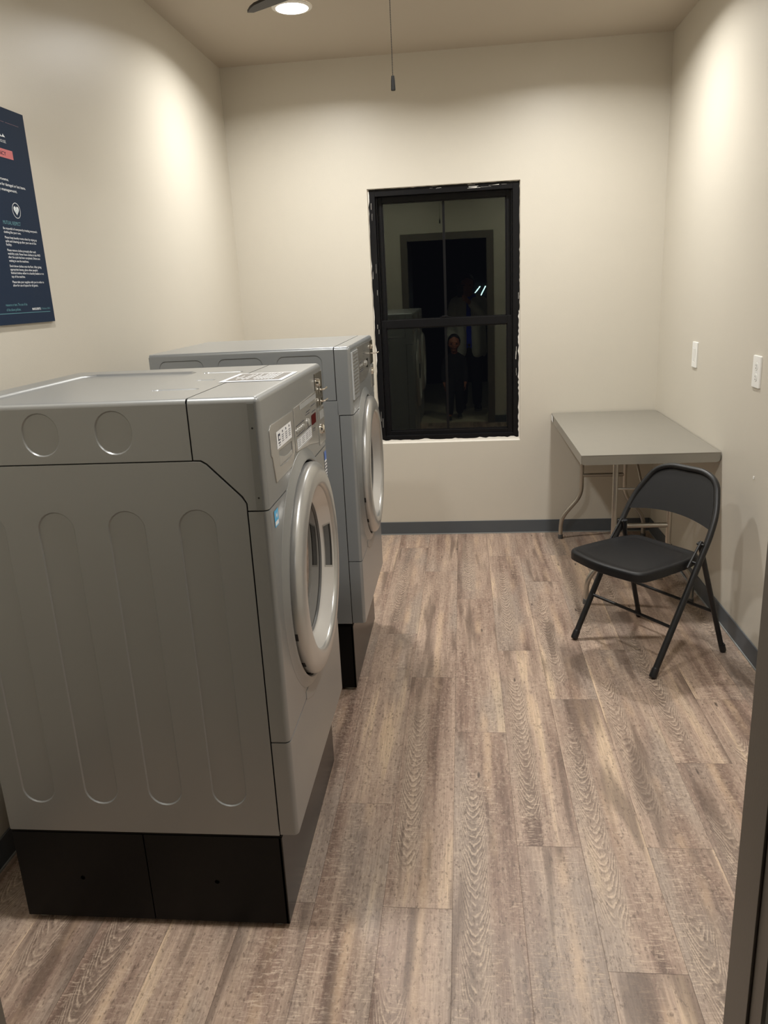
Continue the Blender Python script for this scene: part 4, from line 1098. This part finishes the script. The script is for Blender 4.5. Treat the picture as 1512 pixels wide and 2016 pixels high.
def adult():
    o = empty('person', (.075, -.33, 0), 'adult in open grey jacket and blue shirt holding up a phone, mirrored in the window', 'person')
    # local coordinates = world minus (.075,-.33)
    hc = Vector((-.012, .015, 1.495)); bm = bmesh.new()
    T_ = head(bm, hc, .112, radians(8))
    capsules(bm, [(0, -.03, 1.30, .062), (-.006, -.005, 1.43, .052)])
    for s in (-1, 1): capsules(bm, [(s*.02, -.03, 1.31, .05), (s*.155, -.03, 1.295, .052)])
    for dx in (-.05, 0, .05): capsules(bm, [(dx, -.03, 1.28, .085), (dx, -.03, 1.10, .085), (dx, -.035, .95, .090), (dx, -.03, .84, .092)])
    # legs
    for s in (-1, 1): capsules(bm, [(s*.085, -.03, .84, .085), (s*.088, -.02, .62, .072), (s*.088, -.005, .45, .052), (s*.088, -.02, .30, .052), (s*.088, -.03, .085, .035), (s*.09, .03, .040, .032)])
    # right arm (at +x in the mirror) raised with the phone, left arm down
    sh, el, wr = (.180, -.03, 1.285), (.205, .085, 1.075), (-.020, .250, 1.320)
    capsules(bm, [(*sh, .046), (.20, .02, 1.18, .042), (*el, .037), (.10, .170, 1.20, .034), (*wr, .024)])
    hand(bm, wr, (-.10, .92, .28), (1, .1, .05), .86, -1, 1.25)
    s2, e2, w2 = (-.180, -.03, 1.285), (-.225, -.05, 1.02), (-.215, .05, .80)
    capsules(bm, [(*s2, .046), (-.205, -.04, 1.15, .042), (*e2, .037), (-.222, .0, .91, .034), (*w2, .024)])
    hand(bm, w2, (.02, .15, -1), (-1, 0, 0), .86, -1, .5)
    remesh('body', bm, M['skin'], .0048, o, 2)
    for sx in (-1, 1):
        bm = bmesh.new(); ellip(bm, T_ @ Vector((sx*.32*.112, .70*.112, .02*.112)), (.0115, .0105, .0070)); finish('eye', bm, M['eye'], parent=o)
    bm = bmesh.new(); ellip(bm, T_ @ Vector((0, -.018, .022)), (.090, .100, .108), 28, 20, None, None)
    for v in bm.verts:
        q = T_.inverted() @ v.co
        if q.y > .035 and q.z < .062: v.co = T_ @ Vector((q.x*.9, .03, q.z))
    finish('hair', bm, M['hair'], parent=o)
    # shirt
    bm = bmesh.new()
    for dx in (-.05, 0, .05): capsules(bm, [(dx, -.03, 1.30, .088), (dx, -.028, 1.10, .093), (dx, -.03, .95, .098), (dx, -.03, .80, .103)])
    remesh('shirt', bm, M['shirt'], .009, o)
    # jacket: two open front halves + back + sleeves, long to the thigh
    bm = bmesh.new()
    for s in (-1, 1):
        capsules(bm, [(s*.075, -.045, 1.325, .070), (s*.165, -.035, 1.285, .064)])
        for q in range(5):
            a = q/4; dx = s*(.085+.050*a); dy = .030-.085*a
            capsules(bm, [(dx*.92, dy, 1.29, .062), (dx, dy, 1.05, .066), (dx*1.08, dy+.01, .85, .070), (dx*1.15, dy+.012, .70, .066)], 12)
    for dx in (-.09, -.03, .03, .09): capsules(bm, [(dx, -.080, 1.31, .055), (dx, -.085, 1.05, .058), (dx, -.085, .85, .065), (dx, -.085, .70, .062)], 12)
    capsules(bm, [(.165, -.035, 1.285, .066), (.202, .02, 1.18, .060), (.208, .088, 1.070, .056), (.11, .168, 1.187, .050), (.030, .215, 1.275, .040)])
    capsules(bm, [(-.165, -.035, 1.285, .066), (-.208, -.04, 1.15, .060), (-.228, -.05, 1.02, .054), (-.224, .0, .91, .049), (-.218, .035, .83, .044)])
    remesh('jacket', bm, M['jacket'], .008, o, 3)
    bm = bmesh.new()
    for dx in (-.05, 0, .05): capsules(bm, [(dx, -.03, .90, .098), (dx, -.03, .80, .103)])
    for s in (-1, 1): capsules(bm, [(s*.080, -.03, .82, .100), (s*.088, -.02, .62, .085), (s*.088, -.005, .45, .068), (s*.088, -.02, .28, .066), (s*.088, -.03, .10, .058)])
    remesh('trousers', bm, M['blackcloth'], .008, o, 3)
    shoe('shoe', o, -.09, .045, .25, radians(6)); shoe('shoe', o, .095, .035, .25, radians(-8))
    # phone, held at the camera's place: its back faces the room
    a = radians(15.95)
    ph = empty('phone', (0, -.007, 1.4788), 'dark smartphone held up in front of the face of the adult in the window reflection', 'phone')
    ph.rotation_euler = (-a, 0, radians(6.28))
    bm = bmesh.new(); box(bm, -.056, .015, -.008, -.0005, -.132, .014, .003, 3); finish('phone_body', bm, M['phone'], parent=ph)
    bm = bmesh.new(); box(bm, -.016, .013, -.0005, .0006, -.016, .012, .0005); finish('camera_bump', bm, M['gasket'], parent=ph)
adult()

def child():
    o = empty('person', (-.100, .330, 0), 'small child in dark clothes stepping into the doorway, mirrored low in the window', 'person')
    bm = bmesh.new(); s = .092
    T_ = head(bm, Vector((0, .02, .862)), s, radians(4))
    capsules(bm, [(0, -.01, .70, .038), (0, 0, .79, .036)])
    for dx in (-.03, 0, .03): capsules(bm, [(dx, -.01, .69, .055), (dx, -.01, .58, .058), (dx, -.01, .46, .060)])
    for sx in (-1, 1):
        capsules(bm, [(sx*.03, -.01, .695, .036), (sx*.085, -.01, .680, .034), (sx*.115, -.01, .58, .027), (sx*.125, .02, .48, .024), (sx*.120, .05, .41, .017)])
        hand(bm, (sx*.120, .05, .41), (0, .25, -1), (sx, 0, 0), .55, -sx, .6)
    capsules(bm, [(.045, -.01, .45, .056), (.050, -.01, .25, .040), (.050, -.04, .06, .026)])
    capsules(bm, [(-.045, -.01, .45, .056), (-.058, .085, .27, .040), (-.065, .150, .065, .026)])
    remesh('body', bm, M['skin'], .004, o, 2)
    for sx in (-1, 1):
        bm = bmesh.new(); ellip(bm, T_ @ Vector((sx*.32*s, .70*s, .01*s)), (.0095, .0085, .0055)); finish('eye', bm, M['eye'], parent=o)
    bm = bmesh.new(); ellip(bm, T_ @ Vector((0, .765*s, -.515*s)), (.015, .006, .0055)); finish('lips', bm, M['lip'], parent=o)
    bm = bmesh.new(); ellip(bm, T_ @ Vector((0, -.016, .018)), (.073, .082, .086), 28, 20)
    for v in bm.verts:
        q = T_.inverted() @ v.co
        if q.y > .02 and q.z < .058: v.co = T_ @ Vector((q.x*.9, .02, q.z))
    finish('hair', bm, M['hair'], parent=o)
    bm = bmesh.new()
    for dx in (-.03, 0, .03): capsules(bm, [(dx, -.01, .70, .060), (dx, -.01, .58, .066), (dx, -.01, .44, .070)])
    for sx in (-1, 1): capsules(bm, [(sx*.05, -.01, .69, .045), (sx*.088, -.01, .680, .042), (sx*.116, -.01, .58, .036), (sx*.126, .018, .485, .033), (sx*.123, .035, .445, .030)])
    remesh('sweater', bm, M['blackcloth'], .007, o, 3)
    bm = bmesh.new()
    capsules(bm, [(.040, -.01, .46, .064), (.050, -.01, .25, .050), (.050, -.035, .09, .044)]); capsules(bm, [(-.040, -.01, .46, .064), (-.058, .085, .27, .050), (-.064, .140, .095, .042)])
    remesh('trousers', bm, M['blackcloth'], .007, o, 3)
    shoe('shoe', o, .052, -.02, .155, 0); shoe('shoe', o, -.066, .175, .155, radians(8))
child()

# glowing tubes far down the dark hall, mirrored in the window
for i, (a, b_, lab) in enumerate((((.185, 1.345), (.281, 1.462), 'slanted blue-white light tube behind the adult, nearer the head'), ((.287, 1.318), (.367, 1.465), 'slanted blue-white light tube behind the adult, over the shoulder'))):
    bm = bmesh.new(); tube(bm, [(a[0], HALLY+.025, a[1]), (b_[0], HALLY+.025, b_[1])], .0085, 10)
    o = finish('light_tube', bm, M['tube']); tag(o, lab, 'light', 'glowing tubes in the dark hall')
    mx, mz = (a[0]+b_[0])/2, (a[1]+b_[1])/2
    bm = bmesh.new(); box(bm, mx-.01, mx+.01, HALLY-.002, HALLY+.020, mz-.01, mz+.01); finish('tube_bracket', bm, M['halldark'], parent=o, smooth=False)

# ------------------------------------------------------------------ world, camera, colour
w = bpy.data.worlds.new('night'); w.use_nodes = True; bpy.context.scene.world = w
w.node_tree.nodes['Background'].inputs[0].default_value = (.002, .0022, .003, 1); w.node_tree.nodes['Background'].inputs[1].default_value = 1
cd = bpy.data.cameras.new('camera'); cam = bpy.data.objects.new('camera', cd); C.objects.link(cam)
cd.sensor_fit = 'VERTICAL'; cd.sensor_height = 24; cd.sensor_width = 18; cd.lens = 1527.566/2016*24; cd.clip_start = .02
pa, ro, ya = radians(15.9497), radians(-2.8412), radians(-6.2849)
f = Vector((sin(ya)*cos(pa), cos(ya)*cos(pa), -sin(pa))); r = Vector((cos(ya), -sin(ya), 0)); u = r.cross(f)
r2 = r*cos(ro)+u*sin(ro); u2 = -r*sin(ro)+u*cos(ro)
mtx = Matrix((r2, u2, -f)).transposed().to_4x4(); mtx.translation = (0, 0, CAMZ); cam.matrix_world = mtx
bpy.context.scene.camera = cam
sc = bpy.context.scene
sc.view_settings.view_transform = 'Standard'; sc.view_settings.look = 'None'; sc.view_settings.exposure = 0; sc.view_settings.gamma = 1
sc.cycles.max_bounces = 10; sc.cycles.diffuse_bounces = 6; sc.cycles.glossy_bounces = 5
sc.cycles.use_denoising = True
